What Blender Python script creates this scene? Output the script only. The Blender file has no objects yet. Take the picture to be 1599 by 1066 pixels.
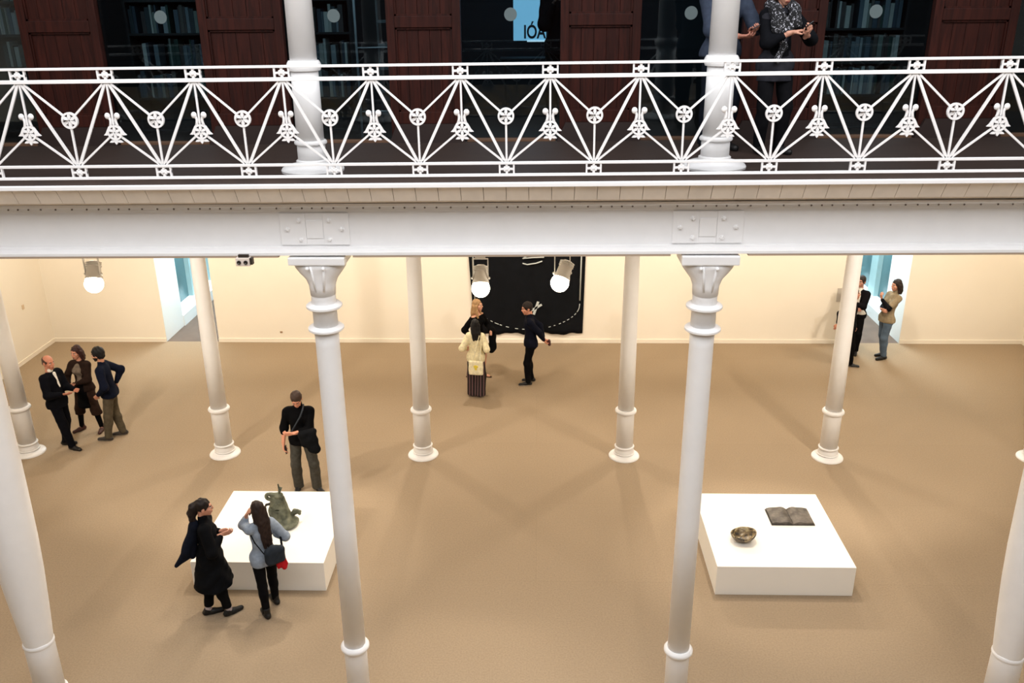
import bpy, bmesh, math, random
import numpy as np
from mathutils import Vector, Matrix
random.seed(7)
rng = np.random.default_rng(7)
SC = bpy.context.scene
C = SC.collection
PI = math.pi

# ------------------------------------------------------------------ camera
F_PX = 1371.47
YAW, PITCH, ROLL = -0.030232, 0.372196, 0.008610
CAM_H = 7.423
cy_, sy_ = math.cos(YAW), math.sin(YAW)
cp_, sp_ = math.cos(PITCH), math.sin(PITCH)
R0 = Vector((cy_, -sy_, 0)); U0 = Vector((sp_*sy_, sp_*cy_, cp_)); FW = Vector((cp_*sy_, cp_*cy_, -sp_))
cr_, sr_ = math.cos(ROLL), math.sin(ROLL)
RV = cr_*R0 - sr_*U0; UV = sr_*R0 + cr_*U0
cam_d = bpy.data.cameras.new('camera'); cam = bpy.data.objects.new('camera', cam_d); C.objects.link(cam)
M = Matrix.Identity(4)
for i in range(3):
    M[i][0] = RV[i]; M[i][1] = UV[i]; M[i][2] = -FW[i]
M[0][3], M[1][3], M[2][3] = 0, 0, CAM_H
cam.matrix_world = M
cam_d.sensor_width = 36; cam_d.lens = F_PX*36/1599; cam_d.clip_start = 0.05; cam_d.clip_end = 200
SC.camera = cam

# ------------------------------------------------------------------ world, exposure, light
SC.view_settings.view_transform = 'Standard'; SC.view_settings.look = 'None'
SC.view_settings.exposure = 0.75; SC.view_settings.gamma = 1.0; SC.view_settings.use_curve_mapping = False
W = bpy.data.worlds.new('world'); SC.world = W; W.use_nodes = True
W.node_tree.nodes['Background'].inputs[0].default_value = (0.72, 0.85, 1.0, 1)
W.node_tree.nodes['Background'].inputs[1].default_value = 0.25

def area(name, loc, size, power, col, rot=(0, 0, 0)):
    l = bpy.data.lights.new(name, 'AREA'); l.shape = 'RECTANGLE'; l.size, l.size_y = size; l.energy = power; l.color = col
    o = bpy.data.objects.new(name, l); C.objects.link(o); o.location = loc; o.rotation_euler = rot; return o
def spot(name, loc, aim, power, col, angle=100, blend=.6, radius=.08):
    l = bpy.data.lights.new(name, 'SPOT'); l.energy = power; l.color = col; l.spot_size = math.radians(angle); l.spot_blend = blend; l.shadow_soft_size = radius
    o = bpy.data.objects.new(name, l); C.objects.link(o); o.location = loc
    o.rotation_euler = (Vector(aim)-Vector(loc)).to_track_quat('-Z', 'Y').to_euler(); return o
WARM = (1.0, .875, .70); WARM2 = (1.0, .90, .77)
# glass roof over the court
area('skylight', (0, 3.7, 9.95), (14, 7.0), 700, (.99, .985, .99))
# lower gallery: unseen fill spots added to brighten floor and back wall, four hard accent lamps
for x in (-9.2, -5.6, -2.0, 1.6, 5.2, 9.0):
    spot('gallery_fill', (x, 10.6, 5.55), (x, 10.9, 0), 90, WARM2, 150, .8, .25)
    spot('wall_fill', (x, 15.4, 5.6), (x, 18.9, 3.6), 330, WARM, 130, .9, .2)
spot('accent_lamp', (-7.0, 8.7, 5.45), (-4.4, 16.4, 0), 520, WARM2, 74, .5, .13)
spot('accent_lamp', (6.1, 8.7, 5.45), (4.2, 16.4, 0), 520, WARM2, 74, .5, .13)
for x in (-5.25, -1.9, 1.5, 4.8):
    spot('accent_lamp', (x, 17.3, 5.45), (x, 11.2, 0), 300, WARM2, 88, .6, .05)
for x, a in ((-8.4, -11.4), (8.2, 11.1)):
    for y in (10.5, 15.0): spot('wall_fill', (x, y, 5.6), (a, y+.3, 3.0), 150, WARM, 130, .9, .2)  # more added fill spots, brightening the side walls
spot('plinth_lamp', (-3.3, 11.3, 5.5), (-3.7, 10.7, .4), 260, WARM2, 48, .5, .06)
spot('plinth_lamp', (2.9, 11.3, 5.5), (3.3, 10.7, .4), 260, WARM2, 48, .5, .06)
# daylight in the two passages behind the gallery
area('passage_daylight', (-8.0, 21.6, 4.6), (1.0, 4.6), 170, (.86, .96, 1.0))
area('passage_daylight', (7.6, 21.6, 4.6), (1.0, 4.6), 170, (.86, .96, 1.0))
# unseen strip light added to brighten the books behind the library glass
area('library_fill', (-1.0, 9.56, 9.2), (11, .12), 30, (.92, .96, 1.0), (.18, 0, 0))

# ------------------------------------------------------------------ materials
def lin(c): c = c/255.0; return c/12.92 if c <= .04045 else ((c+.055)/1.055)**2.4
def rgb(c): return (lin(c[0]), lin(c[1]), lin(c[2]), 1)
MC = {}
def mat(name, col, rough=.6, metal=0.0, var=.0, vscale=8.0, bump=0.0, bscale=60.0, spec=.5, stretch=(1, 1, 1), emit=None, estr=0, col2=None):
    if name in MC: return MC[name]
    m = bpy.data.materials.new(name); m.use_nodes = True; nt = m.node_tree; b = nt.nodes['Principled BSDF']
    b.inputs['Base Color'].default_value = rgb(col); b.inputs['Roughness'].default_value = rough; b.inputs['Metallic'].default_value = metal
    b.inputs['Specular IOR Level'].default_value = spec
    tc = nt.nodes.new('ShaderNodeTexCoord'); mp = nt.nodes.new('ShaderNodeMapping'); mp.inputs['Scale'].default_value = stretch
    nt.links.new(tc.outputs['Object'], mp.inputs['Vector'])
    if var > 0 or col2:
        n = nt.nodes.new('ShaderNodeTexNoise'); n.inputs['Scale'].default_value = vscale; n.inputs['Detail'].default_value = 6
        nt.links.new(mp.outputs[0], n.inputs['Vector'])
        r = nt.nodes.new('ShaderNodeValToRGB'); e = r.color_ramp.elements
        c = rgb(col); e[0].position = .3; e[1].position = .7
        e[0].color = tuple(max(0, x*(1-var)) for x in c[:3])+(1,)
        e[1].color = rgb(col2) if col2 else tuple(min(1, x*(1+var)) for x in c[:3])+(1,)
        nt.links.new(n.outputs['Fac'], r.inputs[0]); nt.links.new(r.outputs[0], b.inputs['Base Color'])
    if bump > 0:
        n2 = nt.nodes.new('ShaderNodeTexNoise'); n2.inputs['Scale'].default_value = bscale; n2.inputs['Detail'].default_value = 4
        nt.links.new(mp.outputs[0], n2.inputs['Vector'])
        bp = nt.nodes.new('ShaderNodeBump'); bp.inputs['Strength'].default_value = bump; bp.inputs['Distance'].default_value = .01
        nt.links.new(n2.outputs['Fac'], bp.inputs['Height']); nt.links.new(bp.outputs[0], b.inputs['Normal'])
    if emit:
        b.inputs['Emission Color'].default_value = rgb(emit); b.inputs['Emission Strength'].default_value = estr
    MC[name] = m; return m

WALL = mat('wall_paint', (238, 230, 216), .8, var=.015, vscale=1.2, bump=.08, bscale=30)
CEIL = mat('ceiling_paint', (238, 232, 222), .85, var=.01)
IRON = mat('white_iron_paint', (236, 235, 235), .42, var=.02, vscale=5, bump=.05, bscale=40)
IRONC = mat('white_rail_paint', (240, 238, 238), .45, var=.02, vscale=9)
PLINTH = mat('plinth_paint', (246, 243, 236), .75, var=.008, vscale=3)
GREYM = mat('grey_metal', (150, 148, 146), .4, .6)
LAMPM = mat('lamp_housing', (246, 244, 240), .5, .0)
DECK = mat('dark_deck_boards', (56, 43, 37), .55, var=.25, vscale=3, stretch=(1, 12, 1), bump=.1, bscale=8)
CONC = mat('grey_concrete', (104, 88, 77), .8, var=.12, vscale=2.5)
TEAL = mat('teal_glass_wall', (88, 122, 128), .2, var=.05, vscale=1)
TEALP = mat('pale_teal_frame', (164, 196, 200), .4, var=.03, vscale=2)
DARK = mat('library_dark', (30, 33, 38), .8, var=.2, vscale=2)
GLYPH = mat('reflected_lettering', (24, 34, 44), .6)
STICK = mat('glass_dot', (96, 110, 112), .6)

def carpet():
    m = bpy.data.materials.new('tan_carpet'); m.use_nodes = True; nt = m.node_tree; b = nt.nodes['Principled BSDF']
    b.inputs['Roughness'].default_value = .95; b.inputs['Specular IOR Level'].default_value = .1
    tc = nt.nodes.new('ShaderNodeTexCoord')
    n = nt.nodes.new('ShaderNodeTexNoise'); n.inputs['Scale'].default_value = 42; n.inputs['Detail'].default_value = 7; n.inputs['Roughness'].default_value = .7
    n2 = nt.nodes.new('ShaderNodeTexNoise'); n2.inputs['Scale'].default_value = .7; n2.inputs['Detail'].default_value = 3
    bk = nt.nodes.new('ShaderNodeTexBrick'); bk.inputs['Scale'].default_value = 1; bk.inputs['Brick Width'].default_value = 40; bk.inputs['Row Height'].default_value = 2.0
    bk.inputs['Mortar Size'].default_value = .006; bk.inputs['Color1'].default_value = (1, 1, 1, 1); bk.inputs['Color2'].default_value = (.97, .97, .97, 1); bk.inputs['Mortar'].default_value = (.93, .93, .93, 1)
    for q in (n, n2, bk): nt.links.new(tc.outputs['Object'], q.inputs['Vector'])
    r = nt.nodes.new('ShaderNodeValToRGB'); e = r.color_ramp.elements
    e[0].position = .25; e[1].position = .75; e[0].color = (.285, .213, .142, 1); e[1].color = (.400, .306, .206, 1)
    mx = nt.nodes.new('ShaderNodeMix'); mx.data_type = 'RGBA'; mx.blend_type = 'MULTIPLY'; mx.inputs[0].default_value = 1
    r2 = nt.nodes.new('ShaderNodeValToRGB'); r2.color_ramp.elements[0].color = (.93, .93, .93, 1); r2.color_ramp.elements[1].color = (1, 1, 1, 1)
    mx2 = nt.nodes.new('ShaderNodeMix'); mx2.data_type = 'RGBA'; mx2.blend_type = 'MULTIPLY'; mx2.inputs[0].default_value = 1
    nt.links.new(n.outputs['Fac'], r.inputs[0]); nt.links.new(n2.outputs['Fac'], r2.inputs[0])
    nt.links.new(r.outputs[0], mx.inputs[6]); nt.links.new(r2.outputs[0], mx.inputs[7])
    nt.links.new(mx.outputs[2], mx2.inputs[6]); nt.links.new(bk.outputs['Color'], mx2.inputs[7]); nt.links.new(mx2.outputs[2], b.inputs['Base Color'])
    bp = nt.nodes.new('ShaderNodeBump'); bp.inputs['Strength'].default_value = .25; bp.inputs['Distance'].default_value = .01
    nt.links.new(n.outputs['Fac'], bp.inputs['Height']); nt.links.new(bp.outputs[0], b.inputs['Normal'])
    return m
CARPET = carpet()

def wood():
    m = bpy.data.materials.new('dark_red_wood'); m.use_nodes = True; nt = m.node_tree; b = nt.nodes['Principled BSDF']
    b.inputs['Roughness'].default_value = .6; b.inputs['Specular IOR Level'].default_value = .2
    tc = nt.nodes.new('ShaderNodeTexCoord'); mp = nt.nodes.new('ShaderNodeMapping'); mp.inputs['Scale'].default_value = (14, 14, 1.2)
    n = nt.nodes.new('ShaderNodeTexNoise'); n.inputs['Scale'].default_value = 1.6; n.inputs['Detail'].default_value = 8; n.inputs['Distortion'].default_value = 1.2
    r = nt.nodes.new('ShaderNodeValToRGB'); e = r.color_ramp.elements
    e[0].position = .3; e[1].position = .72; e[0].color = (.015, .0028, .0016, 1); e[1].color = (.050, .0092, .0050, 1)
    nt.links.new(tc.outputs['Object'], mp.inputs[0]); nt.links.new(mp.outputs[0], n.inputs['Vector']); nt.links.new(n.outputs['Fac'], r.inputs[0]); nt.links.new(r.outputs[0], b.inputs['Base Color'])
    return m
WOOD = wood()
SILL = mat('sill_wood', (96, 68, 48), .6, var=.2, vscale=4, stretch=(1, 8, 8))

def glass(name, tint, refl):
    m = bpy.data.materials.new(name); m.use_nodes = True; nt = m.node_tree; nt.nodes.clear()
    out = nt.nodes.new('ShaderNodeOutputMaterial'); mx = nt.nodes.new('ShaderNodeMixShader'); t = nt.nodes.new('ShaderNodeBsdfTransparent'); g = nt.nodes.new('ShaderNodeBsdfGlossy')
    t.inputs[0].default_value = tint; g.inputs['Roughness'].default_value = .01; g.inputs[0].default_value = (refl, refl, refl, 1)
    fr = nt.nodes.new('ShaderNodeFresnel'); fr.inputs[0].default_value = 1.5
    nt.links.new(fr.outputs[0], mx.inputs[0]); nt.links.new(t.outputs[0], mx.inputs[1]); nt.links.new(g.outputs[0], mx.inputs[2]); nt.links.new(mx.outputs[0], out.inputs[0])
    return m
GLASS = glass('library_glass', (.62, .72, .76, 1), .9)

# ------------------------------------------------------------------ mesh helpers
class MB:
    def __init__(s): s.v = []; s.f = []; s.m = []; s.sm = []
    def add(s, vs, fs, mi=0, smooth=False):
        o = len(s.v); s.v += [tuple(map(float, p)) for p in vs]; s.f += [tuple(int(i)+o for i in f) for f in fs]; s.m += [mi]*len(fs); s.sm += [smooth]*len(fs); return s
    def box(s, x0, x1, y0, y1, z0, z1, mi=0):
        vs = [(x, y, z) for z in (z0, z1) for y in (y0, y1) for x in (x0, x1)]
        return s.add(vs, [(0, 2, 3, 1), (4, 5, 7, 6), (0, 1, 5, 4), (2, 6, 7, 3), (0, 4, 6, 2), (1, 3, 7, 5)], mi)
    def bevbox(s, x0, x1, y0, y1, z0, z1, b=.005, mi=0):
        bm = bmesh.new(); bmesh.ops.create_cube(bm, size=1)
        for v in bm.verts: v.co = ((x0+x1)/2+v.co.x*(x1-x0), (y0+y1)/2+v.co.y*(y1-y0), (z0+z1)/2+v.co.z*(z1-z0))
        bmesh.ops.bevel(bm, geom=list(bm.edges), offset=b, segments=2, affect='EDGES', profile=.6)
        return s.bm(bm, mi)
    def bm(s, bm, mi=0, smooth=False):
        bm.verts.index_update(); s.add([v.co[:] for v in bm.verts], [[v.index for v in f.verts] for f in bm.faces], mi, smooth); bm.free(); return s
    def lathe(s, prof, seg=32, c=(0, 0, 0), mi=0, smooth=True, cap=True):
        n = len(prof); vs = []; fs = []
        for r, z in prof:
            for k in range(seg):
                a = 2*PI*k/seg; vs.append((c[0]+r*math.cos(a), c[1]+r*math.sin(a), c[2]+z))
        for i in range(n-1):
            for k in range(seg):
                k2 = (k+1) % seg; fs.append((i*seg+k, i*seg+k2, (i+1)*seg+k2, (i+1)*seg+k))
        if cap:
            fs.append(tuple(reversed(range(seg)))); fs.append(tuple((n-1)*seg+k for k in range(seg)))
        return s.add(vs, fs, mi, smooth)
    def tube(s, pts, r, seg=10, mi=0, cap=True, r2=None):
        pts = [Vector(p) for p in pts]; vs = []; fs = []; n = len(pts); up = None
        for i, p in enumerate(pts):
            d = (pts[min(i+1, n-1)]-pts[max(i-1, 0)]).normalized()
            if up is None: up = d.orthogonal().normalized()
            up = (up-d*up.dot(d)).normalized(); sd = d.cross(up)
            rr = r if r2 is None else r+(r2-r)*i/(n-1)
            for k in range(seg):
                a = 2*PI*k/seg; vs.append(p+(up*math.cos(a)+sd*math.sin(a))*rr)
        for i in range(n-1):
            for k in range(seg):
                k2 = (k+1) % seg; fs.append((i*seg+k, i*seg+k2, (i+1)*seg+k2, (i+1)*seg+k))
        if cap: fs.append(tuple(reversed(range(seg)))); fs.append(tuple((n-1)*seg+k for k in range(seg)))
        return s.add(vs, fs, mi, True)
    def bar(s, a, b, w, d, mi=0):
        a = Vector(a); b = Vector(b); dr = (b-a).normalized(); y = Vector((0, 1, 0)); sd = dr.cross(y).normalized()
        vs = []
        for p in (a, b):
            for i, j in ((-1, -1), (1, -1), (1, 1), (-1, 1)): vs.append(p+sd*i*w/2+y*j*d/2)
        return s.add(vs, [(0, 1, 2, 3), (7, 6, 5, 4), (0, 4, 5, 1), (1, 5, 6, 2), (2, 6, 7, 3), (3, 7, 4, 0)], mi)
    def prism(s, poly, y0, y1, mi=0):
        n = len(poly); vs = [(x, y0, z) for x, z in poly]+[(x, y1, z) for x, z in poly]
        fs = [tuple(range(n)), tuple(reversed(range(n, 2*n)))]+[(i, i+n, (i+1) % n+n, (i+1) % n) for i in range(n)]
        return s.add(vs, fs, mi)
    def sphere(s, c, r, seg=14, mi=0, sc=(1, 1, 1)):
        bm = bmesh.new(); bmesh.ops.create_uvsphere(bm, u_segments=seg, v_segments=max(6, seg//2+1), radius=r)
        for v in bm.verts: v.co = (c[0]+v.co.x*sc[0], c[1]+v.co.y*sc[1], c[2]+v.co.z*sc[2])
        return s.bm(bm, mi, True)
    def build(s, name, mats, parent=None, loc=None, autosmooth=False):
        me = bpy.data.meshes.new(name); me.from_pydata(s.v, [], s.f)
        for m in (mats if isinstance(mats, (list, tuple)) else [mats]): me.materials.append(m)
        me.polygons.foreach_set('material_index', s.m); me.polygons.foreach_set('use_smooth', s.sm)
        bm = bmesh.new(); bm.from_mesh(me); bmesh.ops.recalc_face_normals(bm, faces=bm.faces); bm.to_mesh(me); bm.free()
        if autosmooth: me.set_sharp_from_angle(angle=math.radians(38))
        me.update()
        o = bpy.data.objects.new(name, me); C.objects.link(o)
        if parent: o.parent = parent
        if loc: o.location = loc
        return o
def tag(o, label=None, cat=None, group=None, kind=None):
    if label: o['label'] = label
    if cat: o['category'] = cat
    if group: o['group'] = group
    if kind: o['kind'] = kind
    return o
def thing(name, label, cat, loc=(0, 0, 0), rz=0, group=None, kind='thing'):
    o = bpy.data.objects.new(name, None); C.objects.link(o); o.location = loc; o.rotation_euler = (0, 0, rz); o.empty_display_size = .1
    return tag(o, label, cat, group, kind)
def struct(name, mb, m, parent=None, label=None, **k):
    o = mb.build(name, m, parent, **k)
    if parent is None: o['kind'] = 'structure'
    if label: o['label'] = label
    return o
def copy_tree(o, parent=None):
    c = o.copy(); C.objects.link(c); c.parent = parent
    for ch in list(o.children): copy_tree(ch, c)
    return c

# ------------------------------------------------------------------ setting: ground floor
WY = 18.934; DK = 6.035; TILT = -.0055
struct('floor', MB().box(-11.6, 11.4, -4.2, 18.96, -.1, 0), CARPET, label='tan carpet floor of the gallery')
wb = MB()
for x0, x1 in ((-11.5, -8.66), (-7.42, 6.87), (8.28, 11.3)): wb.box(x0, x1, WY, WY+.02, 0, 5.8)
wb.box(-8.66, -7.42, WY, WY+.02, 4.4, 5.8).box(6.87, 8.28, WY, WY+.02, 4.4, 5.8)
struct('wall_back', wb, WALL, label='cream back wall with two tall openings')
struct('wall_left', MB().box(-11.5, -11.32, -4.2, WY, 0, 11.5), WALL, label='cream side wall')
struct('wall_right', MB().box(11.05, 11.25, -4.2, WY, 0, 11.5), WALL)
fr = MB().box(-11.5, 11.25, -4.4, -4.2, 0, 5.4)
struct('wall_front', fr, WALL)
struct('wall_front_upper', MB().box(-11.5, 11.25, -4.4, -4.2, 5.4, 11.5), WOOD)
struct('floor_front_gallery', MB().box(-11.5, 11.25, -4.2, -.75, 5.85, 6.03), DECK)
struct('ceiling', MB().box(-11.5, 11.3, 7.80, WY+.2, 5.74, 5.92), CEIL)
rf = MB().box(-11.5, 11.3, 8.0, 13.2, 9.4, 9.6).box(-11.5, 11.3, -4.4, .1, 10.0, 10.2).box(-11.5, -7.1, .1, 8.0, 10.0, 10.2).box(7.1, 11.3, .1, 8.0, 10.0, 10.2).box(-11.5, 11.3, 8.0, 8.15, 9.6, 10.2)
struct('ceiling_upper', rf, mat('upper_ceiling', (120, 112, 104), .85))
for nm, (x0, x1) in dict(baseboard_back=(-11.32, -8.66), baseboard_back_middle=(-7.42, 6.87), baseboard_back_end=(8.28, 11.05)).items():
    struct(nm, MB().bevbox(x0, x1, WY-.022, WY-.001, 0, .095, .004), WALL)
struct('baseboard_left', MB().bevbox(-11.319, -11.297, 7.8, WY-.023, 0, .095, .004), WALL)
struct('baseboard_right', MB().bevbox(11.027, 11.049, 7.8, WY-.023, 0, .095, .004), WALL)
# passages
PW = mat('passage_white', (244, 250, 252), .7)
for sgn, x0, x1, nm in ((1, -8.66, -7.42, 'west'), (-1, 6.87, 8.28, 'east')):
    xo = x0 if sgn > 0 else x1                      # the side seen from the court
    xi = x1 if sgn > 0 else x0
    struct('floor_passage_'+nm, MB().box(min(x0, x1)-1.2, max(x0, x1)+1.2, WY+.02, 24.4, -.1, -.002), CONC)
    struct('wall_passage_'+nm, MB().box(*sorted((xo-sgn*.16, xo)), WY+.02, 20.02, 0, 4.7), PW)
    struct('wall_passage_inner_'+nm, MB().box(*sorted((xi, xi+sgn*.16)), WY+.02, 24.3, 0, 4.7), PW)
    struct('wall_passage_end_'+nm, MB().box(x0-1.2, x1+1.2, 24.3, 24.45, 0, 4.7), TEAL)
    struct('ceiling_passage_'+nm, MB().box(x0-1.2, x1+1.2, WY+.25, 24.4, 4.7, 4.8), PW)
    struct('trim_kerb_'+nm, MB().box(*sorted((xo-sgn*.5, xo+sgn*.03)), 20.02, 24.3, 0, .27), PW)
    g = MB(); fr_ = MB()
    g.box(*sorted((xo-sgn*.5, xo-sgn*.42)), 20.02, 24.3, .27, 4.7)
    gw = struct('window_passage_'+nm, g, TEAL)
    for yy in (21.55, 22.9): fr_.box(*sorted((xo-sgn*.42, xo-sgn*.30)), yy, yy+.42, .27, 4.7)
    fr_.build('window_frame', TEALP, gw)

# ------------------------------------------------------------------ setting: upper gallery
def tilt(o, a=TILT): o.rotation_euler = (0, a, 0); return o
tilt(struct('floor_gallery', MB().box(-11.3, 11, 7.36, 13.1, DK-.06, DK), DECK, label='dark board floor of the upper gallery'))
tilt(struct('trim_1', MB().bevbox(-11.3, 11, 7.315, 7.40, 5.952, 5.988, .006), IRONC, label='white lip along the gallery edge'))
cv = MB()
cv.prism([(0, 0)]*0 or [(-11.3, 5.80), (11, 5.80), (11, 5.952), (-11.3, 5.952)], 7.42, 7.46)
cove = MB()
x = -11.2
while x < 10.9:                                     # jack-arch shutter boards between the lip and the girder
    cove.add([(x, 7.345, 5.953), (x+.188, 7.345, 5.953), (x+.188, 7.425, 5.818), (x, 7.425, 5.818), (x, 7.40, 5.965), (x+.188, 7.40, 5.965), (x+.188, 7.48, 5.818), (x, 7.48, 5.818)],
             [(0, 1, 2, 3), (4, 7, 6, 5), (0, 4, 5, 1), (1, 5, 6, 2), (2, 6, 7, 3), (3, 7, 4, 0)])
    x += .1925
cove.box(-11.3, 11, 7.475, 7.52, 5.82, 5.95).box(-11.3, 11, 7.50, 7.8, 5.79, 5.95)
tilt(struct('trim_2', cove, mat('cove_paint', (238, 228, 216), .7, var=.06, vscale=6), label='cream boarded cove under the gallery edge'))

# facade of the library: panelled piers and glass bays
FY = 9.34
PIERS = [(-7.05, -6.25), (-5.25, -4.44), (-3.41, -2.56), (-1.515, -.77), (.23, 1.03), (2.04, 2.85), (3.89, 4.71), (5.7, 6.5)]
ZT = 9.4
pl = ['panelled wooden pier at the far end', 'dark red panelled wooden pier between the first two book bays', 'dark red panelled wooden pier beside the white column and a book bay', 'panelled wooden pier beside the white ladder',
      'panelled wooden pier beside the reflected lettering', 'panelled wooden pier behind the person with a patterned scarf', 'panelled wooden pier past the last book bay', 'panelled pier at the end']
for i, (a, b) in enumerate(PIERS):
    if i in (0, 7): continue
    z0 = DK+.0055*(a+b)/2-.03
    t = thing('wooden_pier', pl[i], 'wood panel', ((a+b)/2, FY, z0), group='panelled piers of the library front')
    w = (b-a)/2; H = ZT-z0
    st = .085
    f = MB()
    f.bevbox(-w, -w+st, -.045, .05, 0, H, .006).bevbox(w-st, w, -.045, .05, 0, H, .006)
    for za, zb in ((.22, .34), (1.16, 1.27), (2.2, 2.32)): f.bevbox(-w+st, w-st, -.045, .05, za, zb, .006)
    f.box(-w+.01, w-.01, .031, .048, 0, H); f.build('frame', WOOD, t)
    for za, zb in ((.34, 1.16), (1.27, 2.2), (2.32, H)):
        p = MB(); n = 5; bw = (2*w-2*st)/n
        for k in range(n): p.bevbox(-w+st+k*bw, -w+st+(k+1)*bw-.003, -.008, .03, za, zb, .003)
        p.build('board_panel', WOOD, t)
        mo = MB()
        for q in ((-w+st, -w+st+.018), (w-st-.018, w-st)): mo.box(q[0], q[1], -.028, 0, za, zb)
        mo.box(-w+st, w-st, -.028, 0, zb-.018, zb).box(-w+st, w-st, -.028, 0, za, za+.018); mo.build('moulding', WOOD, t)
    MB().prism([(-w-.04, 0), (w+.04, 0), (w-.06, .22), (-w+.06, .22)], -.085, .05).build('plinth_block', mat('dark_plinth_wood', (38, 22, 18), .6), t)
for i in range(len(PIERS)-1):
    a, b = PIERS[i][1], PIERS[i+1][0]; zc = DK+.0055*(a+b)/2
    o = struct('window_%d' % (i+1), MB().box(a, b, FY+.03, FY+.042, zc+.03, ZT), GLASS, label='glass bay of the library front')
    if 1 <= i <= 5:
        dx = {1: -3.812, 2: -2.051, 3: -.27, 4: 1.527, 5: 3.345}[i]
        bm = MB(); ring = [(dx+.064*math.cos(2*PI*k/28), 7.275+.064*math.sin(2*PI*k/28)) for k in range(28)]
        bm.prism(ring, FY+.0265, FY+.0295).build('dot_sticker', STICK, o)
    struct('trim_sill_%d' % (i+1), MB().bevbox(a+.04, b-.04, FY-.05, FY+.06, zc-.002, zc+.028, .005), SILL)
# library room behind the glass
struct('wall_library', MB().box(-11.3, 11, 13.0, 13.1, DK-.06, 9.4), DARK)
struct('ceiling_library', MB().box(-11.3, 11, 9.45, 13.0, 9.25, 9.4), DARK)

# ------------------------------------------------------------------ columns
def lerp(p, z):
    for (r0, z0), (r1, z1) in zip(p, p[1:]):
        if z0 <= z <= z1: return r0+(r1-r0)*(z-z0)/(z1-z0)
NX = [-8.966+3.5*0-0, -5.47, -1.97, 1.535, 5.03, 8.53]
def collar(r, h=.05, out=.03): return [(r, -h/2), (r+out*.7, -h/2+.004), (r+out, -h*.2), (r+out, h*.12), (r+out*.75, h*.32), (r+out*.4, h/2), (r, h/2)]
def base_parts(t, r, rb, hb=.075):
    MB().lathe([(rb, 0), (rb, .012), (rb*.97, .026), (rb*.80, .045), (rb*.62, .062), (r+.03, hb), (r+.03, hb+.012), (r+.012, hb+.02)], 40).build('base', IRON, t, autosmooth=True)
    MB().lathe([(r+.02, hb+.01), (r+.02, hb+.05), (r+.006, hb+.07), (r+.002, hb+.11)], 32).build('plinth_ring', IRON, t, autosmooth=True)
    MB().lathe(collar(r, .035, .022), 32, (0, 0, hb+.125)).build('collar', IRON, t, autosmooth=True)
# far row
far_labels = ['white iron column nearest the side wall, beside the group of three', 'white iron column behind the person in a black sweater', 'white iron column between the black wall hanging and the group at the side',
              'white iron column next to the person in navy, beside the black hanging', 'white iron column hiding two people by the bright opening', 'white iron column at the far end past the bright opening']
for k in range(6):
    X = -8.98+3.5*k
    t = thing('iron_column', far_labels[k], 'column', (X, 13.556, 0), group='far row of white iron columns')
    base_parts(t, .148, .265)
    MB().lathe([(.148, .08), (.147, .86), (.146, .877)], 32).build('pedestal', IRON, t)
    MB().lathe(collar(.146, .07, .036), 32, (0, 0, .877)).build('collar', IRON, t, autosmooth=True)
    MB().lathe([(.138, .88), (.132, 2), (.118, 3.6), (.108, 5.1)], 32).build('shaft', IRON, t)
    MB().lathe([(.108, 5.0), (.125, 5.1), (.2, 5.4), (.22, 5.74)], 32).build('capital', IRON, t)
near_lab = {-1: 'white column with a tapering sheath at the left frame edge', 0: 'slim white iron column in front of the plinth with the green sculpture',
            1: 'slim white iron column in front of the plinth with the bowl', 2: 'white column with a tapering sheath at the right frame edge'}
def capital(t, X=0):
    # fluted bracket head spreading sideways under the girder
    m = MB(); secs = [(.116, .116, 4.90), (.122, .120, 4.99), (.145, .126, 5.055), (.19, .132, 5.115), (.226, .140, 5.165), (.243, .150, 5.215)]
    n = 40; vs = []; fs = []
    for ax, ay, z in secs:
        for q in range(n):
            a = 2*PI*q/n; c, s_ = math.cos(a), math.sin(a); e = .75 if z > 5.1 else 1
            vs.append((ax*math.copysign(abs(c)**e, c), ay*math.copysign(abs(s_)**e, s_), z))
    for i in range(len(secs)-1):
        for q in range(n): fs.append((i*n+q, i*n+(q+1) % n, (i+1)*n+(q+1) % n, (i+1)*n+q))
    fs.append(tuple(reversed(range(n)))); fs.append(tuple((len(secs)-1)*n+q for q in range(n)))
    m.add(vs, fs, 0, True)
    for q in (-.06, .06):                            # ribs under the plate
        m.tube([(q*.6, -.108, 4.95), (q*.8, -.124, 5.07), (q, -.146, 5.20)], .011, 8)
    m.build('capital', IRON, t)
    b = MB()
    for q in (-.085, .06): b.sphere((q, -.165, 5.185), .018, 10)
    b.build('bolt', IRON, t)
    MB().bevbox(-.255, .255, -.16, .16, 5.213, 5.292+.004*X, .01).build('abacus', IRON, t)
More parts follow.
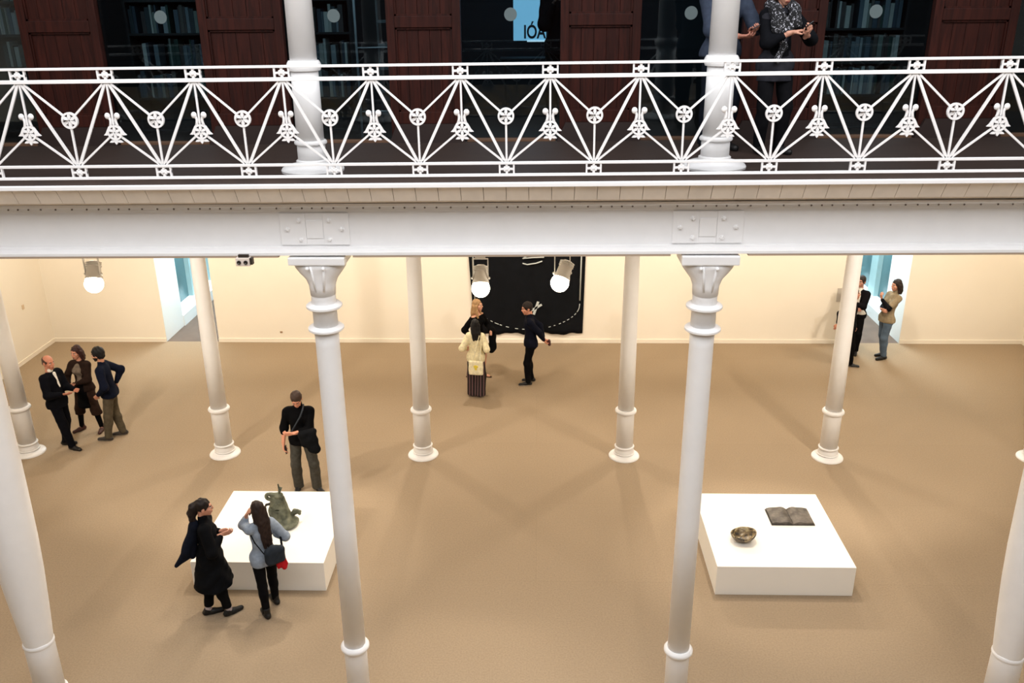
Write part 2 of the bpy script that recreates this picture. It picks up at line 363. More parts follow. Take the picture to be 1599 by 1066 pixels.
for k in (-1, 0, 1, 2):
    X = -1.97+3.503*k
    t = thing('iron_column', near_lab[k], 'column', (X, 7.66, 0), group='near row of white iron columns')
    r = .118 if k in (0, 1) else .150
    base_parts(t, r+.01, .26)
    MB().lathe([(r+.005, .08), (r+.004, .86), (r+.003, .877)], 32).build('pedestal', IRON, t)
    if k in (0, 1):
        MB().lathe(collar(r, .07, .036), 36, (0, 0, .877)).build('collar', IRON, t, autosmooth=True)
        MB().lathe([(.116, .88), (.115, 2.5), (.112, 4.4), (.114, 4.57)], 36).build('shaft', IRON, t)
        MB().lathe([(.113, 4.57), (.112, 4.9), (.118, 4.99)], 36).build('neck', IRON, t)
    else:
        MB().lathe(collar(r, .05, .012), 36, (0, 0, .877)).build('collar', IRON, t, autosmooth=True)
        n = 24; prof = [(.152, .88), (.172, 1.1), (.195, 1.4), (.222, 1.8), (.238, 2.2), (.246, 2.8), (.25, 3.6), (.25, 4.8), (.23, 5.0)]
        vs, fs = [], []
        for rr, z in prof:
            for q in range(n):
                a = 2*PI*q/n+.13; fl = 1.0 if abs((a+PI/2) % (PI/2)-PI/4) > .35 else .965
                vs.append((rr*fl*math.cos(a), rr*fl*math.sin(a), z))
        for i in range(len(prof)-1):
            for q in range(n): fs.append((i*n+q, i*n+(q+1) % n, (i+1)*n+(q+1) % n, (i+1)*n+q))
        fs += [tuple(reversed(range(n))), tuple((len(prof)-1)*n+q for q in range(n))]
        MB().add(vs, fs, 0, True).build('sheath', IRON, t, autosmooth=True)
    for z in (4.57, 4.79): MB().lathe(collar(.114, .055, .052), 36, (0, 0, z)).build('collar', IRON, t, autosmooth=True)
    capital(t, X)
    # upper gallery column standing on the deck above
    zb = DK+.0055*X
    t = thing('iron_column', {-1: 'upper white column at the frame edge', 0: 'upper white column on the gallery beside the ladder bay', 1: 'upper white column hiding a person on a phone', 2: 'upper white column past the last pier'}[k], 'column', (X, 7.70, zb), group='white columns of the upper gallery')
    MB().lathe([(.27, 0), (.272, .018), (.262, .034), (.22, .052), (.165, .066), (.14, .07)], 44).build('base', IRON, t, autosmooth=True)
    MB().lathe([(.132, .06), (.138, .07), (.138, .095), (.124, .105)], 36).build('plinth_ring', IRON, t, autosmooth=True)
    MB().lathe([(.122, .1), (.121, .24)], 36).build('drum', IRON, t)
    MB().lathe(collar(.119, .04, .022), 36, (0, 0, .25)).build('collar', IRON, t, autosmooth=True)
    MB().lathe([(.117, .25), (.116, .86)], 36).build('pedestal', IRON, t)
    MB().lathe(collar(.116, .085, .028), 36, (0, 0, .885)).build('collar', IRON, t, autosmooth=True)
    MB().lathe([(.114, .9), (.108, 2), (.104, 3.36)], 36).build('shaft', IRON, t)

# ------------------------------------------------------------------ girder
t = thing('steel_girder', 'long white riveted steel girder carrying the upper gallery', 'beam', (0, 7.66, 0)); tilt(t, -.004)
XA, XB = -11.3, 11
MB().box(XA, XB, .0, .025, 5.35, 5.76).build('web', IRON, t)
MB().bevbox(XA, XB, -.135, .135, 5.308, 5.337, .004).build('bottom_flange', IRON, t)
MB().prism([(XA, 5.337), (XB, 5.337), (XB, 5.36), (XA, 5.36)], -.03, .0).build('angle_fillet', IRON, t)
MB().bevbox(XA, XB, -.135, .135, 5.745, 5.775, .004).build('top_flange', IRON, t)
MB().bevbox(XA, XB, -.04, 0, 5.69, 5.745, .004).build('angle_iron', IRON, t)
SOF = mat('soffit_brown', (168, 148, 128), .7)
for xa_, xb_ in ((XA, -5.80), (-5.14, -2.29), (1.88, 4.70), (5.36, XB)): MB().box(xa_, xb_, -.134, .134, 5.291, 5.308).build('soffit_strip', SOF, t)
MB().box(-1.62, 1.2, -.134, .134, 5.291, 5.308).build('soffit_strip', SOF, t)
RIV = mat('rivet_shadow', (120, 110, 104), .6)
x = -4.7; kx = 0
while x < 4.6:
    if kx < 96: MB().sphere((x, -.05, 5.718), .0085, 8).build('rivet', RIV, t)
    kx += 1; x += .118+.03*math.sin(x*7)
for k in (-1, 0, 1, 2):
    X = -1.97+3.503*k
    s = MB().bevbox(X-.31, X-.08, -.014, 0, 5.375, 5.665, .003).bevbox(X+.08, X+.31, -.014, 0, 5.375, 5.665, .003).bevbox(X-.08, X+.08, -.010, 0, 5.375, 5.665, .003).build('splice_plate', IRON, t)
    MB().bevbox(X-.075, X+.075, -.018, -.009, 5.435, 5.60, .004).build('cover_plate', IRON, s)
    for bx, bz in ((-.135, 5.60), (.135, 5.60), (-.245, 5.52), (.245, 5.52), (-.13, 5.425), (.13, 5.425)):
        MB().lathe([(.024, 0), (.024, .006), (.016, .008), (.016, .02), (.01, .024)], 6, mi=0, smooth=False).build('bolt', IRON, s).matrix_local = Matrix.Translation((X+bx, -.013, bz)) @ Matrix.Rotation(PI/2, 4, 'X')

# ------------------------------------------------------------------ railing
RY = 7.375
rt = thing('iron_railing', 'ornate white cast iron railing along the upper gallery edge', 'railing', (0, RY, 0)); tilt(rt)
ZR = dict(top=6.937, sec=6.838, low=6.145, bot=6.046)
def hrail(z, h, d): return MB().bevbox(-6.2, 5.6, -d/2, d/2, z-h/2, z+h/2, .003)
hrail(ZR['top'], .02, .035).build('top_rail', IRONC, rt); hrail(ZR['sec'], .030, .03).build('rail', IRONC, rt)
hrail(ZR['low'], .022, .03).build('rail', IRONC, rt); hrail(ZR['bot'], .022, .03).build('bottom_rail', IRONC, rt)
def plate_mesh():
    m = MB(); w, h = .066, .05
    m.box(-w, -w+.014, -.012, .012, -h, h).box(w-.014, w, -.012, .012, -h, h).box(-w, w, -.012, .012, h-.008, h).box(-w, w, -.012, .012, -h, -h+.008)
    m.box(-.010, .010, -.01, .01, -h, h).box(-w, w, -.01, .01, -.009, .009)
    for a in range(4):
        an = PI/4+a*PI/2; m.sphere((.022*math.cos(an), -.004, .017*math.sin(an)), .0115, 10, sc=(1, .7, 1))
    for a in range(4):
        an = a*PI/2; m.sphere((.032*math.cos(an), -.006, .026*math.sin(an)), .0115, 10, sc=(1.1 if a % 2 == 0 else .8, .6, .8 if a % 2 == 0 else 1.1))
    m.sphere((0, -.012, 0), .012, 10)
    return m
def wheel(m, r, cz=0):
    n = 28
    def ringp(ri, ro, y0, y1):
        vs, fs = [], []
        for q in range(n):
            a = 2*PI*q/n
            for rr, yy in ((ri, y0), (ro, y0), (ro, y1), (ri, y1)): vs.append((rr*math.cos(a), yy, cz+rr*math.sin(a)))
        for q in range(n):
            for j in range(4): fs.append((q*4+j, q*4+(j+1) % 4, ((q+1) % n)*4+(j+1) % 4, ((q+1) % n)*4+j))
        m.add(vs, fs)
    ringp(r*.76, r, -.012, .012)
    for q in range(6):
        a = q*PI/3+PI/6+PI/6*0; d = Vector((math.cos(a), 0, math.sin(a))); p = Vector((-math.sin(a), 0, math.cos(a)))
        c0 = Vector((0, 0, cz))
        pts = [d*r*.1+p*r*.05, d*r*.45+p*r*.20, d*r*.8+p*r*.13, d*r*.8-p*r*.13, d*r*.45-p*r*.20, d*r*.1-p*r*.05]
        m.prism([((c0+v).x, (c0+v).z) for v in pts], -.012, .008)
    m.lathe([(r*.24, -.0), (r*.2, .012), (r*.08, .018)], 14).v[-42:] = [(vx, -vz-.004, cz+vy) for vx, vy, vz in m.v[-42:]]
    return m
def lyre_mesh():
    m = MB(); r = .062
    wheel(m, r, -.012)
    for s_ in (-1, 1):
        pts = [(s_*.034, 0, .035), (s_*.024, 0, .062), (s_*.021, 0, .088), (s_*.028, 0, .108), (s_*.036, 0, .122)]
        m.tube(pts, .011, 10, r2=.012); m.sphere((s_*.040, -.002, .124), .0245, 12, sc=(1, .7, 1.1))
        m.prism([(s_*.02, .06), (s_*.048, .035), (s_*.066, .005), (s_*.075, -.012), (s_*.095, -.032), (s_*.066, -.034), (s_*.05, -.02), (s_*.03, .03)][::s_], -.010, .010)
        m.prism([(s_*.01, -.08), (s_*.03, -.072), (s_*.045, -.078), (s_*.056, -.092), (s_*.038, -.093), (s_*.02, -.092)][::s_], -.010, .010)
    m.prism([(-.02, -.07), (.02, -.07), (.012, -.095), (0, -.11), (-.012, -.095)], -.011, .011)
    return m
pm = plate_mesh(); ros = wheel(MB(), .068); ly = lyre_mesh()
P0 = {}
def part(key, mb, loc):
    if key not in P0: o = mb.build(key, IRONC, rt); P0[key] = o
    else: o = P0[key].copy(); C.objects.link(o); o.parent = rt
    o.location = loc; return o
SP = .7262; UX = [-4.215+SP*k for k in range(-1, 13)]; LX = [u+SP/2 for u in [-4.215+SP*k for k in range(-2, 12)]]
zu, zl = ZR['sec']-.01, ZR['low']+.008
for i, x in enumerate(UX):
    part('corner_plate', pm, (x, 0, (ZR['top']+ZR['sec'])/2)); part('lyre_ornament', ly, (x, 0, 6.437))
for i, x in enumerate(LX):
    part('corner_plate', pm, (x, 0, (ZR['low']+ZR['bot'])/2)); part('rosette', ros, (x, 0, 6.527))
    if i % 2 == 0:
        f = MB().sphere((0, 0, -.012), .012, 10, sc=(1, 1, 1.2)).tube([(0, 0, .02), (0, 0, -.04)], .007, 8); part('foot_stud', f, (x, 0, ZR['bot']-.02))
def spoke(a, b, w):
    if max(a[0], b[0]) < -4.75 or min(a[0], b[0]) > 4.3: return
    MB().bar((a[0], 0, a[1]), (b[0], 0, b[1]), w, .014).build('spoke', IRONC, rt)
def toward(a, b, r): d = Vector((b[0]-a[0], b[1]-a[1])); return (b[0]-d.x/d.length*r, b[1]-d.y/d.length*r)
for x in UX:
    for s_ in (-1, 1):
        spoke((x+s_*.022, zu), toward((x, zu), (x+s_*SP/2, 6.527), .062), .016)
        spoke((x+s_*.012, zu), (x+s_*(SP/2-.012), zl), .023)
        spoke((x+s_*(SP/2-.02), zl), toward((x+s_*SP/2, zl), (x, 6.425), .06), .016)
    spoke((x, zu), (x, 6.49), .015)
for x in LX: spoke((x, 6.465), (x, zl), .016)

# ------------------------------------------------------------------ plinths, hanging, spotlights, small fittings
def plinth(x0, x1, y0, y1, h, label):
    o = MB().bevbox(-(x1-x0)/2, (x1-x0)/2, -(y1-y0)/2, (y1-y0)/2, .0, h, .006).build('display_plinth', PLINTH, None, ((x0+x1)/2, (y0+y1)/2, 0)); return tag(o, label, 'plinth', 'low white display plinths', 'thing')
HP = .446
plinth(-4.627, -2.829, 9.745, 11.559, HP, 'low white square plinth holding the green bell-like sculpture')
plinth(2.381, 4.195, 9.752, 11.584, HP, 'low white square plinth holding the bowl and open book')

BLACK = mat('black_cloth', (9, 11, 16), .95, var=.3, vscale=4, bump=.15, bscale=25, spec=.2)
CHALK = mat('pale_chalk_mark', (190, 196, 196), .8)
th = thing('wall_hanging', 'large black cloth wall hanging with pale rope and cross marks', 'wall hanging', (-.2, WY-.03, 0))
nx_, nz_ = 40, 24; vs = []; fs = []
for j in range(nz_+1):
    for i in range(nx_+1):
        u = i/nx_; v = j/nz_; z = .24+v*2.75; top = v
        x = -1.29*(1-.0)+2.58*u if False else (-1.23-.14*v)+(2.48+.19*v)*u
        y = -.004-.03*(.5+.5*math.sin(u*17+v*1.3))*(1-v*.6); zz = z+(.02*math.sin(u*22)+.012*math.sin(u*51))*(1-v)
        vs.append((x, y, zz))
n1 = len(vs); vs += [(x, y+.012, z) for x, y, z in vs]
for j in range(nz_):
    for i in range(nx_):
        a = j*(nx_+1)+i; q = (a, a+1, a+nx_+2, a+nx_+1); fs.append(q); fs.append(tuple(n1+k for k in reversed(q)))
for i in range(nx_):
    a = i; fs.append((a, n1+a, n1+a+1, a+1)); a = nz_*(nx_+1)+i; fs.append((a, a+1, n1+a+1, n1+a))
for j in range(nz_):
    a = j*(nx_+1); b = a+nx_+1; fs.append((a, b, n1+b, n1+a)); a += nx_; b += nx_; fs.append((a, n1+a, n1+b, b))
MB().add(vs, fs, 0, True).build('cloth', BLACK, th)
yq = -.055
MB().tube([(-1.24, yq, 2.9), (-1.20, yq, .9)], .013).build('rope', CHALK, th); MB().tube([(1.20, yq, 2.9), (1.17, yq, 1.06)], .016).build('rope', CHALK, th)
for a0, a1 in ((.0, .05), (.07, .10), (.13, .15), (.17, .21), (.22, .24), (.28, .31), (.37, .40), (.44, .49), (.70, .72), (.75, .765), (.80, .82), (.84, .86), (.88, .90), (.92, .935), (.95, .965), (.975, 1.0)):
    pts = []
    for q in range(7):
        s_ = a0+(a1-a0)*q/6; an = PI*1.0*(1-s_); pts.append((1.15*-math.cos(PI*s_) if False else -1.16+2.33*s_, yq, .98-.62*math.sin(PI*min(1, max(0, s_)))**.45))
    MB().tube(pts, .0085, 8).build('rope', CHALK, th)
for (a, b, w) in (((.05, .80), (.31, .96), .05), ((.13, .72), (.23, 1.03), .055)):
    MB().bar((a[0], yq, a[1]), (b[0], yq, b[1]), w, .008).build('cross_stroke', CHALK, th)
for pts in ([(-.12, yq, 1.93), (-.02, yq, 1.90), (.18, yq, 1.93), (.32, yq, 1.98)], [(-.12, yq, 2.04), (.1, yq, 2.06), (.36, yq, 2.07)], [(-.1, yq, 2.05), (.08, yq, 2.16), (.2, yq, 2.14), (.33, yq, 2.06)]):
    MB().tube(pts, .014, 8).build('chalk_stroke', CHALK, th)

LENS = mat('lit_lens_glare', (255, 246, 226), .4, emit=(255, 240, 214), estr=10)
def spotlamp(x, z, y, aim, label):
    t = thing('spotlight', label, 'spotlight', (x, y, z), group='lit spotlights under the gallery ceiling')
    d = (Vector(aim)-Vector((x, y, z))).normalized()
    Rm = d.to_track_quat('-Z', 'Y').to_matrix().to_4x4()
    up = 5.74-z
    MB().tube([(0, 0, .30), (0, 0, up)], .016, 12).lathe([(.05, 0), (.05, .03), (.02, .05)], 16, (0, 0, up-.05)).build('stem', LAMPM, t)
    MB().bevbox(-.06, .06, -.03, .03, .285, .315, .004).build('adapter', LAMPM, t)
    MB().bevbox(-.088, .088, -.012, .012, .262, .272, .002).bevbox(-.09, -.08, -.014, .014, .03, .27, .002).bevbox(.08, .09, -.014, .014, .03, .27, .002).build('yoke', LAMPM, t)
    h = MB().lathe([(.045, .19), (.068, .175), (.078, .10), (.082, .03), (.094, 0), (.096, -.02)], 28).build('housing', LAMPM, t); h.matrix_local = Rm
    fin = MB()
    for q in range(3): fin.lathe([(.07, .12+.022*q), (.086, .123+.022*q), (.086, .128+.022*q), (.07, .131+.022*q)], 24)
    f = fin.build('cooling_fin', LAMPM, t); f.matrix_local = Rm
    for s_ in (-1, 1): MB().sphere((s_*.094, 0, .04), .016, 10).build('knob', LAMPM, t)
    l = MB().sphere((0, 0, -.078), .104, 24, sc=(1, 1, 1)).build('lens', LENS, t); l.matrix_local = Rm  # lens swelled to a full ball, standing in for the lamp's glare
    s = spot('spotlight_beam', (0, 0, 0), (0, 0, -1), 60, WARM2, 60, .5, .06); s.parent = t; s.matrix_local = Rm @ Matrix.Translation((0, 0, -.21))
spotlamp(-5.07, 4.49, 9.5, (-4.7, 7.2, 0), 'lit spotlight hanging in front of the plain cream wall')
spotlamp(-.636, 4.44, 9.5, (-.6, 7.2, 0), 'lit spotlight hanging over the blonde person')
spotlamp(.285, 4.50, 9.5, (-1.6, 7.0, 0), 'lit spotlight tilted sideways before the black hanging')

t = thing('twin_lamp', 'small grey box with two lenses clipped under the girder', 'lamp', (-2.61, 7.47, 5.226))
MB().bevbox(-.062, .062, -.03, .04, 0, .075, .006).build('box', mat('lamp_box_grey', (226, 212, 200), .5), t)
for q in (-.03, .03):
    l = MB().lathe([(.018, 0), (.018, .010), (.011, .011), (.0105, .004)], 18, cap=True).build('lens', mat('dark_lens', (38, 30, 26), .3), t); l.matrix_local = Matrix.Translation((q, -.03, .037)) @ Matrix.Rotation(PI/2, 4, 'X')
MB().box(.063, .085, -.02, .03, .012, .07).box(-.04, .05, -.01, .02, .075, .1).build('clip', mat('dark_metal', (60, 52, 46), .5, .5), t)

GP = mat('grey_plate', (186, 178, 168), .6)
tag(MB().bevbox(-.05, .05, -.012, 0, -.16, .16, .004).build('wall_label', GP, None, (6.78, WY-.001, 1.17)), 'small grey text panel on the wall beside the bright opening', 'sign', kind='thing')
tag(MB().bevbox(-.03, .03, -.012, 0, -.02, .02, .004).build('wall_socket', mat('socket_brown', (150, 120, 90), .6), None, (-5.93, WY-.001, .25)), 'tiny socket low on the back wall behind the slim column', 'socket', kind='thing')
tag(MB().bevbox(0, .012, -.04, .04, -.05, .05, .004).build('wall_sensor', mat('sensor_cream', (214, 190, 160), .6), None, (-11.32, 18.0, 1.18)), 'small cream sensor on the side wall near the corner', 'sensor', kind='thing')
#PART2
# ------------------------------------------------------------------ implicit surfaces (for figures, bags, sculpture)
def V3(*a): return np.array(a, float)
def cap(a, b, ra, rb=None, s=1.0): return ('c', np.array(a, float), np.array(b, float), ra, ra if rb is None else rb, s)
def ell(c, r): return ('e', np.array(c, float), np.array(r, float))
def rbox(c, h, r): return ('b', np.array(c, float), np.array(h, float), r)
def prim(p, q):
    if q[0] == 'c':
        _, a, b, ra, rb, s = q
        if s != 1.0:
            k = np.array([1, 1/s, 1]); p = p*k; a = a*k; b = b*k
        ba = b-a; t = np.clip(((p-a)@ba)/max(1e-9, ba@ba), 0, 1)
        d = np.linalg.norm(p-a-t[:, None]*ba, axis=1)-(ra+(rb-ra)*t)
        return d*(s if s < 1 else 1)
    if q[0] == 'e':
        r = q[2]; u = (p-q[1])/r; n = np.linalg.norm(u, axis=1); g = np.linalg.norm(u/r, axis=1)
        return n*(n-1)/np.maximum(g, 1e-6)
    u = np.abs(p-q[1])-q[2]+q[3]
    return np.linalg.norm(np.maximum(u, 0), axis=1)+np.minimum(u.max(axis=1), 0)-q[3]
def union(p, prims, k=.03):
    d = None
    for q in prims:
        e = prim(p, q)
        if d is None: d = e
        else:
            h = np.clip(.5+.5*(d-e)/k, 0, 1); d = d*(1-h)+e*h-k*h*(1-h)
    return d
def bounds(prims, m=.03):
    lo = np.full(3, 1e9); hi = -lo
    for q in prims:
        if q[0] == 'c':
            R = max(q[3], q[4]); lo = np.minimum(lo, np.minimum(q[1], q[2])-R); hi = np.maximum(hi, np.maximum(q[1], q[2])+R)
        else: lo = np.minimum(lo, q[1]-q[2]); hi = np.maximum(hi, q[1]+q[2])
    return lo-m, hi+m
def nets(fn, lo, hi, h):
    n = np.maximum(3, np.ceil((hi-lo)/h).astype(int)+1)
    ax = [lo[i]+h*np.arange(n[i]) for i in range(3)]
    g = np.stack(np.meshgrid(*ax, indexing='ij'), -1).reshape(-1, 3)
    d = fn(g).reshape(n); d[0], d[-1] = 1, 1; d[:, 0], d[:, -1] = 1, 1; d[:, :, 0], d[:, :, -1] = 1, 1
    ins = d < 0
    c = np.zeros(n-1, int)
    corners = [(i, j, k) for i in (0, 1) for j in (0, 1) for k in (0, 1)]
    sl = lambda o: tuple(slice(o[t], n[t]-1+o[t]) for t in range(3))
    for o in corners: c += ins[sl(o)]
    act = (c > 0) & (c < 8); idx = -np.ones(n-1, int); na = act.sum(); idx[act] = np.arange(na)
    acc = np.zeros((na, 3)); cnt = np.zeros(na); base = np.argwhere(act)
    for a in corners:
        for t in range(3):
            if a[t]: continue
            b = list(a); b[t] = 1; b = tuple(b)
            da = d[sl(a)][act]; db = d[sl(b)][act]; x = (da < 0) != (db < 0)
            f = np.where(x, da/np.where(x, da-db, 1), 0)
            p = np.tile(np.array(a, float), (na, 1)); p[:, t] = f
            acc[x] += p[x]; cnt[x] += 1
    vs = lo+h*(base+acc/cnt[:, None])
    fs = []
    for t in range(3):
        u, v = (t+1) % 3, (t+2) % 3
        s0 = [slice(1, n[q]-1) for q in range(3)]; s0[t] = slice(0, n[t]-1); s1 = list(s0); s1[t] = slice(1, n[t])
        A = ins[tuple(s0)]; B = ins[tuple(s1)]; e = np.argwhere(A != B)
        if not len(e): continue
        off = np.array([s.start for s in s0]); fl = A[A != B]; e = e+off
        def cell(du, dv): q = e.copy(); q[:, u] += du; q[:, v] += dv; return idx[q[:, 0], q[:, 1], q[:, 2]]
        q = np.stack([cell(-1, -1), cell(0, -1), cell(0, 0), cell(-1, 0)], 1)
        q[~fl] = q[~fl][:, ::-1]; fs.append(q)
    return vs, np.concatenate(fs)
def smooth_mesh(vs, fs, it=1, lam=.5):
    for _ in range(it):
        acc = np.zeros_like(vs); cnt = np.zeros(len(vs))
        for i in range(4):
            a, b = fs[:, i], fs[:, (i+1) % 4]; np.add.at(acc, a, vs[b]); np.add.at(acc, b, vs[a]); np.add.at(cnt, a, 1); np.add.at(cnt, b, 1)
        vs = vs*(1-lam)+lam*acc/np.maximum(cnt, 1)[:, None]
    return vs
def wrinkle(p, amp, f=26., seed=0.):
    return amp*(np.sin(p[:, 0]*f+p[:, 2]*f*.8+seed+1.7*np.sin(p[:, 1]*f*.6))*.6+np.sin(p[:, 2]*f*1.5-p[:, 0]*f*.7+p[:, 1]*f+seed*2)*.4)
def sdf_mesh(name, prims, mats, parent, h=.014, k=.03, zmin=None, zmax=None, amp=0., seed=0., sub=None, mati=None, sm=1, K=1.0, cut=None):
    lo, hi = bounds(prims)
    def fn(p):
        d = union(p, prims, k)
        if amp: d = d+wrinkle(p, amp, seed=seed)
        if sub: d = np.maximum(d, -union(p, sub, .01))
        if zmin is not None: d = np.maximum(d, zmin-p[:, 2])
        if zmax is not None: d = np.maximum(d, p[:, 2]-zmax)
        if cut: d = np.maximum(d, cut(p))
        return d
    vs, fs = nets(fn, lo, hi, h)
    if sm: vs = smooth_mesh(vs, fs, sm)
    return np_obj(name, vs*K, fs, mats, parent, mati(vs[fs].mean(axis=1)) if mati else None)
def np_obj(name, vs, fs, mats, parent=None, mi=None):
    me = bpy.data.meshes.new(name)
    me.vertices.add(len(vs)); me.vertices.foreach_set('co', np.asarray(vs, np.float32).ravel())
    me.loops.add(fs.size); me.loops.foreach_set('vertex_index', fs.ravel().astype(np.int32))
    me.polygons.add(len(fs)); me.polygons.foreach_set('loop_start', np.arange(0, fs.size, fs.shape[1], dtype=np.int32))
    for m in (mats if isinstance(mats, (list, tuple)) else [mats]): me.materials.append(m)
    me.polygons.foreach_set('use_smooth', np.ones(len(fs), bool))
    if mi is not None: me.polygons.foreach_set('material_index', mi.astype(np.int32))
    me.update(calc_edges=True); me.validate()
    o = bpy.data.objects.new(name, me); C.objects.link(o)
    if parent: o.parent = parent
    return o

# ------------------------------------------------------------------ figures
def ik(a, b, l1, l2, pole):
    a = np.array(a, float); b = np.array(b, float); d = b-a; L = np.linalg.norm(d)
    if L > (l1+l2)*.999:
        return a+d*l1/(l1+l2)
    u = d/L; x = (l1*l1-l2*l2+L*L)/(2*L); hgt = math.sqrt(max(0, l1*l1-x*x))
    p = np.array(pole, float); p = p-u*(p@u); p /= np.linalg.norm(p)+1e-9
    return a+u*x+p*hgt
def unit(v): v = np.array(v, float); return v/(np.linalg.norm(v)+1e-9)
def rotm(yaw=0, pitch=0, roll=0):
    cz, sz = math.cos(yaw), math.sin(yaw); cx, sx = math.cos(pitch), math.sin(pitch); c2, s2 = math.cos(roll), math.sin(roll)
    Z = np.array([[cz, -sz, 0], [sz, cz, 0], [0, 0, 1]]); X = np.array([[1, 0, 0], [0, cx, -sx], [0, sx, cx]]); Y = np.array([[c2, 0, s2], [0, 1, 0], [-s2, 0, c2]])
    return Z@X@Y
SKINS = {}
def skin(name, col): return mat('skin_'+name, col, .55, var=.05, vscale=14)
EYEW = mat('eye_white', (216, 210, 204), .3); LIP = mat('lip', (158, 88, 80), .5); EYED = mat('eye_dark', (28, 20, 16), .3)

def hand_prims(curl, side, grip=0.0, spread=.06):
    # local frame: x along the fingers from the wrist, y towards the thumb, z = palm normal (the palm faces +z)
    P = []; K_ = []
    for i, (y, L) in enumerate(((.030, .072), (.010, .080), (-.010, .074), (-.029, .058))):
        k0 = V3(.088-.006*abs(i-1), y, 0); K_.append(k0); P.append(cap((.012, y*.55, 0), k0, .0135, .0115))
        a = curl*(.8+.12*i); d0 = (.5-i/3.0)*spread; p = k0; an = 0
        for sgm, fr in enumerate((.45, .31, .24)):
            an += a*(.75 if sgm == 0 else 1.0); q = p+L*fr*V3(math.cos(an)*math.cos(d0), math.sin(d0), math.sin(an)); P.append(cap(p, q, .0088-.0008*sgm, .0080-.0008*sgm)); p = q
    t0 = V3(.022, .026, .006); t1 = V3(.050, .048, .012+.012*grip); t2 = V3(.074, .052-.014*grip, .022+.018*grip); t3 = V3(.092, .050-.024*grip, .028+.020*grip)
    P += [cap((.01, .014, .004), t0, .014, .0125), cap(t0, t1, .0125, .0105), cap(t1, t2, .0098, .009), cap(t2, t3, .009, .0078)]
    P.append(cap((-.035, 0, 0), (.03, 0, 0), .0255, .026, .55) if False else ell((.046, 0, 0), (.052, .038, .0145)))
    P.append(cap((-.045, 0, 0), (.012, 0, 0), .024, .021))
    return P
def person(label, loc, face, h, feet, hands, skin_c=(205, 150, 122), female=False, lean=(0, 0), pelvis=(0, 0), elbows=(None, None), head=(0, 0, 0),
           hair=('short', (24, 18, 16)), wear=(), palms=(None, None), curl=(.45, .45), fdir=(None, None), shoes=((14, 14, 16), (14, 14, 16), .0), vox=.014, z=0.0, ankle_cover=False, beard=False):
    """All figure coordinates are for a 1.75 m figure facing -y, x = the figure's own left; `face` is the world direction faced."""
    K = h/1.75; rz = math.atan2(face[1], face[0])+PI/2
    root = thing('person', label, 'person', (loc[0], loc[1], z), rz)
    J = {}
    pz = .93
    Pv = V3(pelvis[0], pelvis[1], pz); ln = V3(lean[0], lean[1], 0)
    sw = .150 if female else .175
    J['pel'] = Pv; J['waist'] = Pv+ln*.2+V3(0, 0, .14); J['chest'] = Pv+ln*.6+V3(0, 0, .34); J['neck'] = Pv+ln+V3(0, .012, .545)
    HR = rotm(*head)
    J['head'] = J['neck']+ln*.1+V3(0, -.012, .055)+HR@V3(0, -.012, .085)
    side = {}
    for i, s in ((0, 1), (1, -1)):                     # 0 = left (+x), 1 = right (-x)
        hp = Pv+V3(s*.088, 0, -.04); fx, fy, toe = feet[i][:3]; lift = feet[i][3] if len(feet[i]) > 3 else 0
        ank = V3(fx, fy, .085+lift); tv = V3(-math.sin(toe)*-1, -math.cos(toe), 0)
        kn = ik(hp, ank, .418, .396, tv+V3(s*.1, 0, 0))
        sh = J['chest']+ln*.25+V3(s*sw, .0, .098)
        wr = np.array(hands[i], float)
        L = np.linalg.norm(wr-sh)
        if L > .545: wr = sh+(wr-sh)*.545/L
        el = ik(sh, wr, .29, .26, elbows[i] if elbows[i] is not None else (s*.35, .9, -.35))
        fd = unit(fdir[i]) if fdir[i] is not None else unit(wr-el)
        pn = np.array(palms[i], float) if palms[i] is not None else V3(-s, 0, 0)
        pn = unit(pn-fd*(pn@fd)); th_ = np.cross(pn, fd)*(1 if s < 0 else -1)
        side[i] = dict(hip=hp, knee=kn, ank=ank, tv=tv, sh=sh, el=el, wr=wr, fd=fd, pn=pn, th=th_, s=s)
    # --- body
    bw = .105 if female else .118
    sh_y = 0
    B = [cap(Pv+V3(-.06, 0, -.02), Pv+V3(.06, 0, -.02), .112, .112, .85), cap(J['waist'], J['chest'], bw, bw+.022, .68), cap(Pv, J['waist'], .112, bw, .75),
         cap(J['chest'], J['neck']-V3(0, 0, .05), .12, .055, .75), cap(side[1]['sh']*.80+J['chest']*.20+V3(0, 0, .02), side[0]['sh']*.80+J['chest']*.20+V3(0, 0, .02), .052, .052),
         cap(J['neck']-V3(0, 0, .06), J['head']+HR@V3(0, .02, -.06), .056 if not female else .047, .052 if not female else .044)]
    if female: B += [ell(J['chest']+V3(s*.065, -.075, -.01), (.058, .05, .058)) for s in (1, -1)]
    for i in (0, 1):
        q = side[i]; f = .9 if female else 1.0
        B += [cap(q['sh'], q['el'], .050*f, .040*f), cap(q['el'], q['wr'], .042*f, .026*f), cap(q['hip'], q['knee'], .080, .050), cap(q['knee'], q['ank'], .047, .034),
              ell(q['knee']*.70+q['ank']*.30+V3(0, .012, 0), (.047, .050, .085)), cap(q['ank']+V3(0, 0, -.03), q['ank']+q['tv']*.13+V3(0, 0, -.055), .034, .026)]
    lo, hi = bounds(B); vs, fs = nets(lambda p: union(p, B, .035), lo, hi, vox); vs = smooth_mesh(vs, fs, 1); MI = [np.zeros(len(fs), int)]; VS = [vs]; FS = [fs]; off = len(vs)
    # --- head, own finer shell set into the neck
    hs = .96 if female else 1.0
